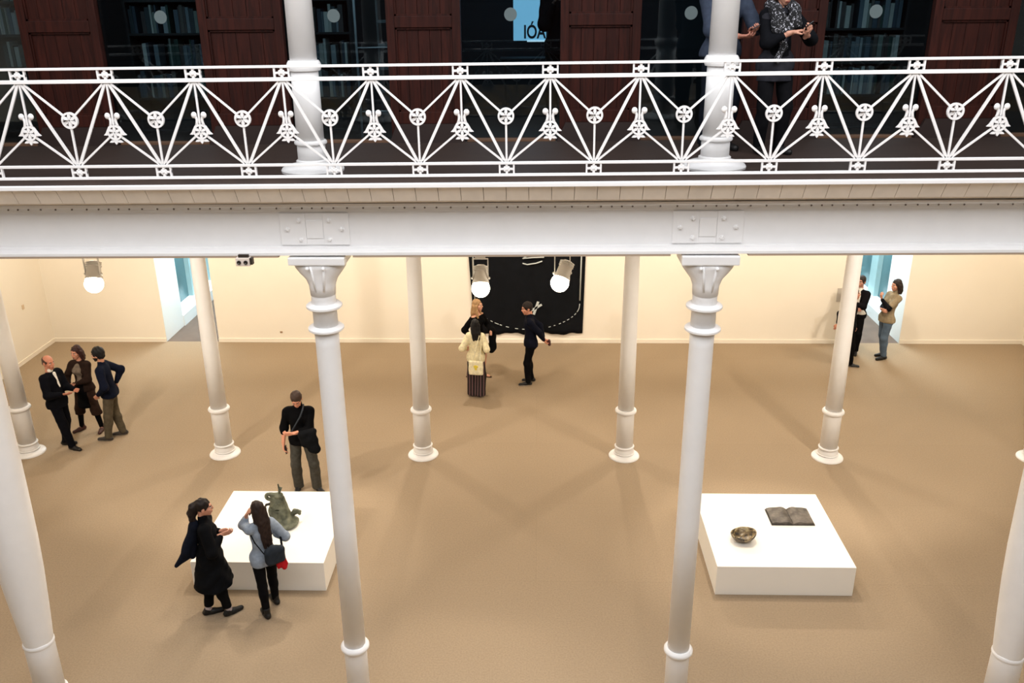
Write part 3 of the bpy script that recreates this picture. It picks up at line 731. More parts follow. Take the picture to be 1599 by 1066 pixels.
    H = [ell((0, .012, .035), (.074*hs, .094*hs, .092*hs)), ell((0, -.028, -.045), (.055*hs, .066*hs, .066*hs)), ell((0, -.068*hs, -.098*hs), (.026, .022, .020)),
         cap((-.03, -.074, .028), (.03, -.074, .028), .016, .016), cap((0, -.088, .02), (0, -.108, -.018), .0085, .0135), ell((0, -.090, -.058), (.024, .014, .012)), ell((.042, -.058, -.02), (.022, .022, .022)), ell((-.042, -.058, -.02), (.022, .022, .022)),
         cap((0, .03, -.05), (0, .035, -.12), .05*hs, .046*hs)]
    E_ = [ell((s*.078*hs, .012, -.006), (.010, .022, .034)) for s in (1, -1)]
    def hf(p):
        d = union(p, H, .022); d = np.maximum(d, -union(p, [ell((s*.031, -.100, .008), (.017, .016, .011)) for s in (1, -1)], .004)); e = union(p, E_, .004)
        return np.minimum(d, e)
    hv, hfc = nets(hf, V3(-.11, -.14, -.19), V3(.11, .13, .15), .0075); hv = smooth_mesh(hv, hfc, 1, .4); cen = hv[hfc].mean(axis=1)
    mi = np.zeros(len(hfc), int); mi[(np.abs(cen[:, 0]) < .023) & (cen[:, 1] < -.085) & (cen[:, 2] < -.050) & (cen[:, 2] > -.067)] = 1
    br = (np.abs(np.abs(cen[:, 0])-.032) < .020) & (cen[:, 1] < -.07) & (np.abs(cen[:, 2]-.031) < .006); mi[br] = 2
    if beard: mi[(cen[:, 1] < .01) & (cen[:, 2] < -.035) & (cen[:, 2] > -.13) & (np.abs(cen[:, 0])+0*cen[:, 0] > .0) & ~((np.abs(cen[:, 0]) < .023) & (cen[:, 2] > -.068) & (cen[:, 2] < -.05))] = 2
    VS.append(hv@HR.T+J['head']); FS.append(hfc+off); MI.append(mi); off += len(hv)
    for s in (1, -1):                                   # eyes
        m = MB().sphere((s*.031, -.081, .008), .0112, 10); n = len(m.v); ev = np.array(m.v); q4 = np.array([list(f)+[f[-1]]*(4-len(f)) for f in m.f])
        ec = ev[q4].mean(axis=1); em = np.where((ec[:, 1] < -.0895), 4, 3)
        VS.append(ev@HR.T+J['head']); FS.append(q4+off); MI.append(em); off += n
    # --- hands
    for i in (0, 1):
        q = side[i]; hp_ = hand_prims(curl[i], q['s'], grip=min(1, curl[i])); lo, hi = bounds(hp_, .012); v, f = nets(lambda p: union(p, hp_, .008), lo, hi, .0062)
        fr = np.stack([q['fd'], q['th'], q['pn']], 1)
        if np.linalg.det(fr) < 0: f = f[:, ::-1]
        VS.append((v*.98)@fr.T+q['wr']); FS.append(f+off); MI.append(np.zeros(len(f), int)); off += len(v)
        q['palm'] = q['wr']+fr@V3(.075, 0, .03); q['fr'] = fr
    hc = mat('hair_%d_%d_%d' % tuple(hair[1]), hair[1], .6, var=.3, vscale=30, stretch=(6, 6, 1), spec=.3)
    vs = np.concatenate(VS)*K; fs = np.concatenate(FS)
    me_fs = [tuple(dict.fromkeys(f)) for f in fs.tolist()]
    me = bpy.data.meshes.new('body'); me.from_pydata(vs.tolist(), [], me_fs)
    for m in (skin('%d_%d_%d' % tuple(skin_c), skin_c), LIP, hc, EYEW, EYED): me.materials.append(m)
    me.polygons.foreach_set('material_index', np.concatenate(MI).astype(np.int32)); me.polygons.foreach_set('use_smooth', np.ones(len(me_fs), bool)); me.update()
    o = bpy.data.objects.new('body', me); C.objects.link(o); o.parent = root
    # --- hair
    T = lambda x, y, z_: J['head']+HR@V3(x, y, z_)
    kind = hair[0]
    face_cut = [ell((0, -.115, -.035), (.078, .085, .105)), ell((.086, -.02, -.03), (.022, .035, .05)), ell((-.086, -.02, -.03), (.022, .035, .05))]
    skull = [ell((0, .018, .042), (.086*hs, .102*hs, .098*hs))]; extra = []
    def hairmesh(prims, sub, zc, amp=.004, h_=.009, kk=.02):
        lo, hi = bounds(prims, .02)
        def fn(p):
            d = union(p, prims, kk)+wrinkle(p*V3(1, 1, .5), amp, 90., 1.); d = np.maximum(d, -union(p, sub, .02)); return np.maximum(d, zc-p[:, 2])
        v, f = nets(fn, lo, hi, h_); v = smooth_mesh(v, f, 1, .4); return np_obj('hair', (v@HR.T+J['head'])*K, f, hc, root)
    if kind == 'short': hairmesh(skull+[ell((0, .05, -.02), (.07, .058, .05))], face_cut, -.062)
    elif kind == 'thick': hairmesh([ell((0, .02, .05), (.096, .112, .105)), ell((0, .06, -.02), (.078, .062, .06))], face_cut, -.075, .006)
    elif kind == 'bald': hairmesh([ell((0, .022, .035), (.081, .100, .086)), ell((0, .06, -.02), (.068, .05, .05))], face_cut+[ell((0, -.04, .10), (.085, .135, .075))], -.055, .001)
    elif kind == 'bun': hairmesh(skull+[ell((0, .125, .02), (.062, .06, .075)), ell((0, .15, -.06), (.06, .055, .075)), ell((0, .145, -.13), (.045, .045, .06)), ell((.03, .12, -.05), (.05, .05, .07))], face_cut, -.2, .007)
    elif kind == 'bob': hairmesh(skull+[cap((s*.075, .02, 0), (s*.085, .025, -.13), .040, .036) for s in (1, -1)]+[cap((0, .075, 0), (0, .085, -.14), .055, .05), cap((.05, .065, 0), (.055, .07, -.14), .05, .045), cap((-.05, .065, 0), (-.055, .07, -.14), .05, .045)], face_cut[:1], -.2, .008)
    elif kind in ('long', 'longfront'):
        Lh = hair[2] if len(hair) > 2 else .42
        st = [cap((x, .062, .0), (x*1.15, .085, -.16), .048, .046) for x in (-.045, 0, .045)]+[cap((x*1.15, .085, -.16), (x*1.2, .10, -Lh), .046, .022) for x in (-.045, 0, .045)]+[cap((s*.072, .01, .0), (s*.075, .03, -.14), .030, .030) for s in (1, -1)]
        if kind == 'longfront': st += [cap((s*.07, .0, -.02), (s*.085, -.035, -.24), .030, .022) for s in (1, -1)]
        hairmesh(skull+st, face_cut[:1], -Lh-.05, .006, .010)
    # --- clothes
    ctx = dict(J=J, side=side, root=root, K=K, Pv=Pv, ln=ln, bw=bw, HR=HR, female=female, label=label, rz=rz, loc=loc, z=z)
    for w in wear: w(ctx)
    # --- shoes
    c1, c2, heel = shoes[:3]
    if c1 is not None:
        m1 = mat('shoe_%d_%d_%d' % tuple(c1), c1, .5, spec=.4); m2 = mat('sole_%d_%d_%d' % tuple(c2), c2, .7)
        for i in (0, 1):
            q = side[i]; a = q['ank']; g = a-V3(0, 0, .085); tv = q['tv']; lat = np.cross(tv, V3(0, 0, 1))
            pr = [cap(g-tv*.045+V3(0, 0, .04), g+tv*.06+V3(0, 0, .038), .040, .042), cap(g+tv*.05+V3(0, 0, .032), g+tv*.165+V3(0, 0, .028), .042, .034), cap(g+V3(0, 0, .05)-tv*.015, a+V3(0, 0, .0+heel)-tv*.01, .045, .046)]
            zb = float(g[2])
            s_ = sdf_mesh('shoe', pr, [m1, m2], root, .010, .02, zmin=zb+.002, zmax=float(a[2])+.012+heel, K=K, mati=lambda c: (c[:, 2] < zb+.020).astype(int))
    return root, ctx
def cloth_mat(col, rough=.85, **k): return mat('cloth_%d_%d_%d' % tuple(col), col, rough, var=.18, vscale=20, bump=.2, bscale=160, spec=.08, **k)
def trousers(col, ra=.055, knee=.070, zmin=.055, top=1.02, name='trousers', m=None, amp=.004, seat=.122):
    def f(c):
        pr = [cap(c['Pv']+V3(-.06, 0, -.02), c['Pv']+V3(.06, 0, -.02), seat, seat, .88), cap(c['Pv'], c['Pv']+V3(0, 0, .12)+c['ln']*.2, seat, c['bw']+.012, .78)]
        for i in (0, 1):
            q = c['side'][i]; pr += [cap(q['hip'], q['knee'], .094, knee), cap(q['knee'], q['ank']-V3(0, 0, .03), knee, ra), ell(q['hip']+V3(0, .05, -.02), (.085, .075, .09)), ell(q['knee']*.70+q['ank']*.30+V3(0, .014, 0), (ra*.4+.042, ra*.4+.046, .10))]
        return sdf_mesh(name, pr, m or cloth_mat(col), c['root'], .013, .03, zmin=zmin, zmax=top, amp=amp, K=c['K'], seed=col[0])
    return f
def top(col, hem=.86, hw=.13, name='sweater', sleeve=(1.0, 1.0), thick=.016, collar=.02, flare=1.0, m=None, depth=.74, amp=.004, cuff=.040, sl_only=None, neckline=None, hipc=0.0, zmax=None):
    def f(c):
        J, P = c['J'], c['Pv']; bw = c['bw']+thick
        hb = V3(P[0], P[1]+hipc, hem)
        pr = [cap(J['waist'], J['chest'], bw, bw+.022, .72), cap(J['waist'], hb-V3(0, 0, .02), bw, max(hw*flare+.010, .192) if hem < .95 else hw*flare+.010, .78 if hem < .95 else depth+.08),
              cap(J['chest'], J['neck']-V3(0, 0, .055), .132, .062, .78), cap(c['side'][1]['sh']*.80+J['chest']*.20+V3(0, 0, .025), c['side'][0]['sh']*.80+J['chest']*.20+V3(0, 0, .025), .052+thick, .052+thick)]
        if hem < .93: pr += [cap(P+V3(-.06, 0, -.02), P+V3(.06, 0, -.02), .136, .136, .92)]+[ell(c['side'][i]['hip']+V3(0, .045, -.02), (.100, .092, .105)) for i in (0, 1)]
        if collar: pr.append(cap(J['neck']-V3(0, 0, .05), J['neck']+V3(0, -.002, collar-.02), .062, .060))
        if c['female']: pr += [ell(J['chest']+V3(s*.065, -.078, -.01), (.064, .055, .064)) for s in (1, -1)]
        for i in (0, 1):
            q = c['side'][i]; sl = sleeve[i]
            if sl <= 0: continue
            k1 = min(1, sl*2); e1 = q['sh']+(q['el']-q['sh'])*k1
            pr.append(cap(q['sh'], e1, .048+thick, .043+thick))
            if sl > .5: pr.append(cap(q['el'], q['el']+(q['wr']-q['el'])*(sl-.5)*2, .047+thick, cuff))
        return sdf_mesh(name, pr, m or cloth_mat(col), c['root'], .013, .03, zmin=hem, zmax=zmax, amp=amp, K=c['K'], seed=col[1]*.3, sub=neckline(c) if neckline else None)
    return f
def skirt(col, z0, z1, r0, r1, name='skirt', s=.8, m=None, amp=.006, dy=0):
    def f(c):
        P = c['Pv']; pr = [cap((P[0], P[1], z0), (P[0], P[1]+dy, z1-.12), r0, r1, s)]
        return sdf_mesh(name, pr, m or cloth_mat(col), c['root'], .014, .02, zmin=z1, zmax=z0+.02, amp=amp, K=c['K'], seed=3.)
    return f
def extra(name, fn, col, h=.012, k=.02, amp=.003, m=None, **kw):
    def f(c): return sdf_mesh(name, fn(c), m or cloth_mat(col), c['root'], h, k, amp=amp, K=c['K'], **kw)
    return f
def to_world(c, p):
    p = np.array(p, float)*c['K']; a = c['rz']; return (c['loc'][0]+p[0]*math.cos(a)-p[1]*math.sin(a), c['loc'][1]+p[0]*math.sin(a)+p[1]*math.cos(a), c['z']+p[2])
def held(c, name, label, cat, prims, m, h=.012, amp=0., k=.02, seed=1., **kw):
    """a thing carried by a figure: its own top-level object, built in the figure's frame"""
    o = sdf_mesh(name, prims, m, None, h, k, amp=amp, K=c['K'], seed=seed, **kw)
    o.location = (c['loc'][0], c['loc'][1], c['z']); o.rotation_euler = (0, 0, c['rz']); return tag(o, label, cat, kind='thing')
def phone(c, i, label, lx=.075, off=.012):
    q = c['side'][i]; fr = q['fr']; ctr = q['wr']+fr@V3(.085, .004, .026)
    mb = MB().bevbox(-.07, .07, -.035, .035, -.004, .004, .003)
    t = mb.build('phone', mat('phone_black', (16, 17, 20), .25))
    sc = MB().box(-.063, .063, -.031, .031, .0041, .0046).build('screen', mat('phone_screen', (30, 36, 44), .12), t)
    rm = Matrix(((fr[0][0]*1, fr[0][1], fr[0][2]), (fr[1][0], fr[1][1], fr[1][2]), (fr[2][0], fr[2][1], fr[2][2]))).to_4x4()
    if rm.to_3x3().determinant() < 0:
        for r in range(3): rm[r][1] *= -1
    t.matrix_world = Matrix.Translation(to_world(c, ctr)) @ Matrix.Rotation(c['rz'], 4, 'Z') @ rm
    return tag(t, label, 'phone', kind='thing')

NAVYBLK = (9, 10, 16); BLK = (6, 6, 8)
# group of three near the side wall ------------------------------------------------------
def lapels(col):
    def f(c):
        J = c['J']; n = J['neck']
        return sdf_mesh('shirt', [cap(n+V3(0, -.012, -.01), n+V3(0, -.02, .004), .056, .054), cap(n+V3(0, -.098, -.055), J['chest']+V3(0, -.140, -.09), .030, .015, .8)], cloth_mat(col), c['root'], .010, .015, K=c['K'])
    return f
_, c = person('bald person in a black suit and white shirt, talking with hands raised', (-8.40, 13.77), (.97, -.22), 1.77,
    feet=[(.06, .09, .35), (-.07, -.16, -.1)], hands=[(.10, -.30, 1.10), (-.16, -.28, 1.12)], skin_c=(186, 122, 96), hair=('bald', (70, 48, 40)), head=(-.15, .12, 0),
    palms=((-.6, 0, .8), (.6, 0, .8)), curl=(.25, .25), pelvis=(0, .02), lean=(0, .03),
    wear=(trousers(NAVYBLK, .060, .080), top(NAVYBLK, .80, .15, 'suit_jacket', (.97, .97), .024, .0, 1.05), lapels((224, 218, 208))), shoes=((18, 15, 14), (14, 12, 12), 0))
def jk_open(col, hem, name='open_jacket'):
    def nl(c): J = c['J']; return [cap(J['neck']+V3(0, -.15, -.02), J['waist']+V3(0, -.185, -.34), .085, .092)]
    return top(col, hem, .155, name, (.95, .95), .022, .0, 1.05, neckline=nl)
_, c = person('person in an open dark brown jacket, hands clasped, facing the bald person', (-8.26, 14.42), (-.12, -1), 1.70, female=True,
    feet=[(.19, .02, .25), (-.20, -.02, -.45)], hands=[(-.02, -.27, 1.08), (-.10, -.26, 1.05)], elbows=((.8, .5, -.3), (-.8, .5, -.3)), fdir=((-.8, -.3, -.1), (.6, -.4, .1)),
    palms=((0, .6, .6), (0, .6, .8)), curl=(.7, .6), skin_c=(196, 138, 112), hair=('bob', (48, 22, 18)), head=(-.12, .10, 0),
    wear=(trousers((46, 32, 26), .105, .088, .36, name='culottes'), skirt(BLK, 1.04, .52, .135, .19, 'apron_skirt', .85), top((112, 100, 88), .95, .125, 'grey_top', (.2, .2), .010, .0), jk_open((40, 28, 23), .86)),
    shoes=((62, 30, 26), (30, 20, 18), .03))
extra('tights', lambda c: [cap(c['side'][i]['knee'], c['side'][i]['ank']-V3(0, 0, .02), .060, .041) for i in (0, 1)], BLK, amp=0)(c)
_, c = person('bearded person in a navy jacket and grey-green trousers, elbow out, back half turned', (-7.66, 14.14), (-.95, -.18), 1.77,
    feet=[(.10, -.13, -.15), (-.10, .08, .1)], hands=[(.20, -.14, .93), (-.19, .08, .98)], elbows=((.5, .6, -.2), (-.55, .9, -.1)), palms=((-1, 0, 0), (1, 0, 0)), curl=(.6, .6),
    skin_c=(190, 136, 110), hair=('thick', (14, 13, 15)), beard=True, head=(-.25, .12, 0), lean=(0, -.05),
    wear=(trousers((84, 76, 62), .062, .078), top((15, 20, 36), .84, .15, 'navy_jacket', (.93, .93), .026, .02, 1.02)), shoes=((52, 46, 42), (150, 144, 136), 0))
# person in black sweater behind the plinth -----------------------------------------------
_, c = person('person in a black sweater looking down, dark jacket over the arm, behind the plinth', (-3.74, 12.36), (.06, -1), 1.81,
    feet=[(.17, -.02, .75), (-.12, .02, -.1)], hands=[(-.07, -.24, 1.11), (-.275, -.06, .80)], elbows=((.9, .35, -.3), (-.5, .7, 0)), fdir=((-1, -.15, .02), (.12, -.25, -1)),
    palms=((0, .9, .3), (.9, -.1, 0)), curl=(.5, .5), skin_c=(206, 142, 114), hair=('short', (58, 42, 34)), head=(.03, .62, 0),
    wear=(trousers((74, 72, 66), .078, .078, .04), top(BLK, .84, .142, 'black_sweater', (.74, .62), .022, .035, 1.0, cuff=.056)), shoes=((16, 16, 17), (26, 26, 26), 0))
mc = c
held(c, 'folded_jacket', 'dark jacket draped over the forearm of the person in a black sweater', 'jacket',
     [cap((.06, -.24, 1.10), (.22, -.16, 1.10), .052, .055), cap((.08, -.25, 1.07), (.10, -.24, .92), .06, .05, .6), cap((.20, -.20, 1.06), (.24, -.19, .82), .075, .085, .6), cap((.15, -.23, 1.0), (.19, -.21, .84), .07, .07, .6)], cloth_mat((16, 17, 20)), .013, .006)
held(c, 'shoulder_strap', 'dark strap across the chest of the person in a black sweater', 'strap', [cap((.09, -.115, 1.44), (.06, -.178, 1.36), .013, .013), cap((.06, -.178, 1.36), (-.10, -.182, 1.10), .013, .013), cap((.09, -.115, 1.44), (.085, .0, 1.475), .013), ], cloth_mat((52, 56, 62)), .007, 0, .01)
phone(c, 1, 'phone held low by the person in a black sweater')
# central trio ------------------------------------------------------------------------------
STR = bpy.data.materials.new('striped_cloth'); STR.use_nodes = True
_nt = STR.node_tree; _b = _nt.nodes['Principled BSDF']; _b.inputs['Roughness'].default_value = .9
_tc = _nt.nodes.new('ShaderNodeTexCoord'); _sx = _nt.nodes.new('ShaderNodeSeparateXYZ'); _m1 = _nt.nodes.new('ShaderNodeMath'); _m1.operation = 'MULTIPLY'; _m1.inputs[1].default_value = 110
_m2 = _nt.nodes.new('ShaderNodeMath'); _m2.operation = 'SINE'; _r = _nt.nodes.new('ShaderNodeValToRGB'); _r.color_ramp.elements[0].position = .35; _r.color_ramp.elements[1].position = .6
_r.color_ramp.elements[0].color = rgb((26, 18, 20)); _r.color_ramp.elements[1].color = rgb((104, 76, 78))
for a, b_ in ((_tc.outputs['Object'], _sx.inputs[0]), (_sx.outputs[0], _m1.inputs[0]), (_m1.outputs[0], _m2.inputs[0]), (_m2.outputs[0], _r.inputs[0]), (_r.outputs[0], _b.inputs['Base Color'])): _nt.links.new(a, b_)
_, c = person('black haired person in a cream jacket and striped wide trousers, back to the court', (-1.20, 16.02), (.12, 1), 1.63, female=True,
    feet=[(.09, .0, .15), (-.08, .03, -.15)], hands=[(.24, -.12, 1.04), (-.22, -.12, 1.02)], skin_c=(192, 140, 116), hair=('long', (10, 9, 11), .30), head=(.35, .05, 0),
    wear=(trousers((40, 30, 32), .115, .108, .035, m=STR, amp=.003), top((232, 222, 186), .82, .155, 'cream_jacket', (.95, .95), .024, .02, 1.08)), shoes=((12, 12, 12), (12, 12, 12), 0))
held(c, 'tote_bag', 'cream tote bag with a yellow print hanging behind the cream jacket', 'bag', [rbox((-.045, .262, .76), (.155, .035, .16), .03)], cloth_mat((236, 228, 196)), .012, .004)
o = bpy.data.objects['tote_bag']
for y in (.0,): sdf_mesh('bag_strap', [cap((-.13, .262, .9), (-.15, .18, 1.22), .011), cap((-.15, .17, 1.22), (-.13, .09, 1.42), .011), cap((.02, .262, .9), (-.06, .20, 1.22), .011), cap((-.06, .19, 1.22), (-.10, .10, 1.42), .011)], cloth_mat((238, 230, 200)), o, .007, .01, K=c['K'])
sdf_mesh('print', [ell((-.05, .300, .80), (.055, .007, .035)), ell((-.05, .300, .745), (.025, .007, .03))], mat('yellow_print', (226, 206, 70), .8), o, .007, .01, K=c['K'])
_, c = person('blonde person in an off-shoulder black dress and sandals', (-1.22, 16.92), (.82, -.56), 1.74, female=True,
    feet=[(.10, -.05, .3), (-.12, .16, -.1)], hands=[(.10, -.25, 1.06), (-.22, -.05, .95)], elbows=((.7, .5, -.2), (-.5, .7, 0)), skin_c=(214, 160, 134), hair=('longfront', (170, 134, 94), .34), head=(.25, .0, 0), fdir=((-.5, -.8, 0), None),
    wear=(top(BLK, .62, .165, 'black_dress', (.92, .92), .018, 0, 1.1, zmax=1.40), skirt(BLK, .9, .46, .16, .185, 'skirt', .8)), shoes=(None, None, 0))
extra('sandal', lambda c: [cap(c['side'][i]['ank']-V3(0, 0, .074)-c['side'][i]['tv']*.05, c['side'][i]['ank']-V3(0, 0, .074)+c['side'][i]['tv']*.16, .036, .032) for i in (0, 1)], (58, 40, 30), amp=0, zmin=.001, zmax=.022)(c)
held(c, 'draped_coat', 'black coat hanging over the arm of the blonde person', 'coat', [cap((.13, -.26, 1.06), (.26, -.16, 1.06), .055, .06), cap((.17, -.25, 1.04), (.18, -.24, .66), .085, .10, .7), cap((.25, -.2, 1.02), (.26, -.19, .64), .085, .10, .7)], cloth_mat((9, 9, 11)), .013, .007)
_, c = person('person in a navy sweater and black trousers, hands clasped behind the back', (-.12, 16.62), (-1, -.08), 1.79,
    feet=[(.09, -.06, .1), (-.10, .02, -.1)], hands=[(.04, .27, .92), (-.05, .26, .96)], elbows=((.6, .9, .1), (-.6, .9, .1)), fdir=((-.5, .6, -.6), (.5, .6, -.5)), palms=((0, 1, .3), (0, 1, .3)), curl=(.7, .7),
    skin_c=(204, 142, 116), hair=('short', (30, 20, 18)), head=(.15, .22, 0), lean=(0, -.04),
    wear=(trousers((11, 11, 14), .056, .072), top((14, 17, 30), .84, .142, 'navy_sweater', (.93, .93), .020, .015)), shoes=((14, 14, 17), (216, 206, 190), 0))
held(c, 'dark_cup', 'dark red cup held behind the back of the person in navy', 'cup', [cap((.01, .36, .92), (.01, .37, .84), .034, .030)], mat('dark_red', (66, 26, 28), .4), .009, 0)
# beside the bright opening ------------------------------------------------------------------
_, c = person('dark dressed person mostly hidden by the far column, black shoes with pale soles', (6.64, 17.68), (.94, -.2), 1.74,
    feet=[(.10, .06, .1), (-.10, -.10, -.1)], hands=[(.20, -.10, .86), (-.19, .27, .98)], elbows=((.5, .8, -.3), (-.4, .9, .5)), fdir=(None, (0, .3, -1)), skin_c=(196, 134, 110), hair=('short', (26, 20, 18)),
    wear=(trousers(BLK, .056, .072), top((14, 14, 17), .84, .142, 'black_sweater', (.93, .93), .020, .015)), shoes=((14, 14, 16), (206, 196, 186), 0))
_, c = person('person in a black blazer over a white shirt, half behind the far column', (7.04, 18.42), (-.72, -.7), 1.78,
    feet=[(.10, -.05, .5), (-.12, .04, -.1)], hands=[(-.03, -.28, 1.20), (.06, -.27, 1.08)], elbows=((.9, .3, -.4), (-.9, .3, -.4)), fdir=((-1, 0, .1), (1, 0, 0)), palms=((0, 1, 0), (0, 1, 0)), curl=(.6, .6), skin_c=(176, 124, 104), hair=('short', (34, 26, 24)),
    wear=(trousers((12, 12, 14), .060, .076), top((216, 212, 204), .92, .13, 'white_shirt', (.2, .2), .012, .02), jk_open((13, 13, 16), .82, 'black_blazer')), shoes=((12, 12, 13), (14, 14, 14), 0))
def rw_sleeves(c):
    pr = []
    for i in (0, 1):
        q = c['side'][i]; pr += [cap(q['sh']*.4+q['el']*.6, q['el'], .060, .058), cap(q['el'], q['el']*.15+q['wr']*.85, .058, .040)]
    return pr
_, c = person('person with dark curls, taupe top and jeans, hand raised to the chest', (7.60, 18.08), (-.97, -.22), 1.80, female=True,
    feet=[(.09, -.04, .1), (-.09, .06, .0)], hands=[(-.02, -.22, 1.34), (.08, -.24, 1.14)], elbows=((.7, -.1, -.9), (-.7, .2, -.9)), fdir=((-.1, -.2, 1), (1, -.1, 0)), palms=((0, 1, .1), (0, 1, 0)), curl=(.7, .5),
    skin_c=(198, 142, 118), hair=('bob', (36, 24, 22)), head=(.05, .06, 0), lean=(0, .12), pelvis=(0, -.05),
    wear=(trousers((74, 92, 112), .056, .072, .07, m=mat('denim', (78, 96, 116), .85, var=.3, vscale=6, bump=.15, bscale=120)), top((142, 128, 104), .84, .162, 'taupe_top', (.34, .34), .024, .02), extra('black_sleeve', rw_sleeves, (14, 14, 18), amp=.003)), shoes=((13, 12, 12), (12, 12, 12), .07))
# two at the plinth with the green sculpture -----------------------------------------------------
_, c = person('curly haired person in a long black coat, facing the phone caller', (-4.13, 9.26), (.90, .28), 1.72, female=True,
    feet=[(.02, .12, .1), (-.07, -.14, .45)], hands=[(.10, -.17, 1.18), (-.05, -.19, 1.22)], elbows=((.6, .5, -.6), (-.7, .4, -.6)), fdir=((-.4, -.9, .1), (.1, -1, .15)), palms=((-1, 0, .4), (1, 0, .3)), curl=(.6, .5),
    skin_c=(198, 142, 118), hair=('bun', (28, 18, 16)), head=(.1, .05, 0),
    wear=(trousers((12, 12, 14), .058, .068, .13), skirt((11, 12, 15), 1.12, .48, .135, .30, 'coat_skirt', .92, amp=.012), top((11, 12, 15), .80, .15, 'black_coat', (.92, .92), .030, .035, 1.1)),
    shoes=((14, 14, 15), (18, 18, 18), .0))
extra('sock', lambda c: [cap(c['side'][i]['ank']+V3(0, 0, .0), c['side'][i]['ank']+V3(0, 0, .055), .044, .042) for i in (0, 1)], (178, 166, 168), amp=0)(c)
held(c, 'navy_shawl', 'dark navy shawl jutting out behind the long black coat', 'shawl', [cap((-.02, .12, 1.40), (-.06, .26, 1.08), .075, .085, .7), cap((-.06, .24, 1.10), (-.10, .40, .90), .07, .022, .7), cap((-.02, .13, 1.38), (.0, .20, .98), .09, .075, .7), cap((-.06, .26, 1.0), (-.10, .40, .90), .055, .02)], cloth_mat((17, 21, 32)), .012, .004)
_, c = person('long haired person in a pale blue sweater talking on a phone', (-3.47, 9.34), (-.62, .79), 1.64, female=True,
    feet=[(.10, .12, .0), (-.12, -.10, .05)], hands=[(.10, -.15, 1.515), (-.20, -.16, 1.10)], elbows=((.12, -.6, -1.0), (-.6, .8, -.5)), fdir=((-.25, .45, .7), None), palms=((-.9, .35, 0), (1, 0, 0)), curl=(.65, .5),
    skin_c=(202, 146, 120), hair=('long', (36, 22, 19), .52), head=(.35, .08, 0),
    wear=(trousers((11, 11, 13), .050, .064, .07, name='leggings', amp=.002, seat=.118), top((142, 154, 170), .80, .15, 'blue_sweater', (.78, .82), .022, .02, 1.04, cuff=.048)), shoes=((15, 14, 14), (14, 14, 14), .06))
phone(c, 0, 'pale phone held to the ear by the person in pale blue')
held(c, 'small_backpack', 'small dark grey backpack on the back of the person in pale blue', 'bag', [rbox((-.075, .235, 1.0), (.135, .065, .12), .05), ell((-.06, .24, 1.10), (.11, .05, .06))], cloth_mat((40, 46, 54), .6), .012, .004)
o = bpy.data.objects['small_backpack']
sdf_mesh('strap', [cap((.06, .21, 1.06), (.135, .12, 1.22), .009), cap((.135, .12, 1.22), (.165, .0, 1.38), .009), cap((-.20, .19, 1.05), (-.24, .06, 1.22), .016), cap((-.24, .06, 1.22), (-.25, -.07, 1.14), .016)], cloth_mat((20, 22, 26)), o, .007, .01, K=c['K'])
held(c, 'red_scarf', 'red scarf hanging out under the small backpack', 'scarf', [cap((-.15, .25, .88), (-.18, .26, .78), .04, .03, .6), cap((-.11, .25, .88), (-.10, .25, .80), .035, .026, .6), cap((-.19, .24, .90), (-.215, .25, .82), .03, .02, .6)], cloth_mat((176, 30, 36)), .010, .006)
# upper gallery ------------------------------------------------------------------------------
zg = DK+.0055*1.9
_, c = person('person in a grey-blue sweater half hidden by the upper column, holding a phone', (1.71, 8.66), (.30, -.95), 1.74, z=zg,
    feet=[(.11, 0, .2), (-.11, 0, -.2)], hands=[(.14, -.30, 1.10), (.02, -.28, 1.05)], elbows=((.8, .5, -.5), (-.8, .5, -.5)), fdir=((-.2, -1, .1), (.6, -.8, 0)), palms=((-.5, 0, .85), (.3, 0, .9)), curl=(.6, .5),
    skin_c=(186, 124, 104), hair=('short', (36, 28, 24)), head=(.1, .5, 0),
    wear=(trousers((20, 24, 33), .066, .080), top((60, 68, 84), .86, .15, 'grey_blue_sweater', (.80, .80), .024, .02)), shoes=((20, 18, 18), (16, 16, 16), 0))
phone(c, 0, 'phone in the hand beside the upper column')
SCF = bpy.data.materials.new('patterned_scarf'); SCF.use_nodes = True
_nt = SCF.node_tree; _b = _nt.nodes['Principled BSDF']; _b.inputs['Roughness'].default_value = .9
_tc = _nt.nodes.new('ShaderNodeTexCoord'); _n = _nt.nodes.new('ShaderNodeTexNoise'); _n.inputs['Scale'].default_value = 44; _n.inputs['Detail'].default_value = 3; _n.inputs['Distortion'].default_value = 1.5
_r = _nt.nodes.new('ShaderNodeValToRGB'); _r.color_ramp.elements[0].position = .57; _r.color_ramp.elements[1].position = .66; _r.color_ramp.elements[0].color = rgb((12, 12, 16)); _r.color_ramp.elements[1].color = rgb((196, 196, 206))
for a, b_ in ((_tc.outputs['Object'], _n.inputs['Vector']), (_n.outputs['Fac'], _r.inputs[0]), (_r.outputs[0], _b.inputs['Base Color'])): _nt.links.new(a, b_)
_, c = person('person in a dark jacket and patterned scarf using a phone on the gallery', (2.16, 8.40), (.22, -.97), 1.55, female=True, z=zg+.003,
    feet=[(.12, 0, .3), (-.10, .02, -.1)], hands=[(.13, -.33, 1.20), (.0, -.29, 1.22)], elbows=((.8, .45, -.6), (-.8, .45, -.6)), fdir=((-.1, -.7, .5), (.8, -.5, .2)), palms=((-.5, .3, .75), (.1, -.1, -.9)), curl=(.6, .35),
    skin_c=(206, 150, 126), hair=('bob', (40, 30, 26)), head=(.15, .5, 0),
    wear=(trousers((16, 16, 19), .058, .072), top((44, 44, 50), .74, .165, 'grey_tunic', (.2, .2), .020, .0, 1.02), top((15, 16, 20), .98, .155, 'dark_jacket', (.80, .80), .022, .0)), shoes=((16, 14, 14), (14, 14, 14), .05))
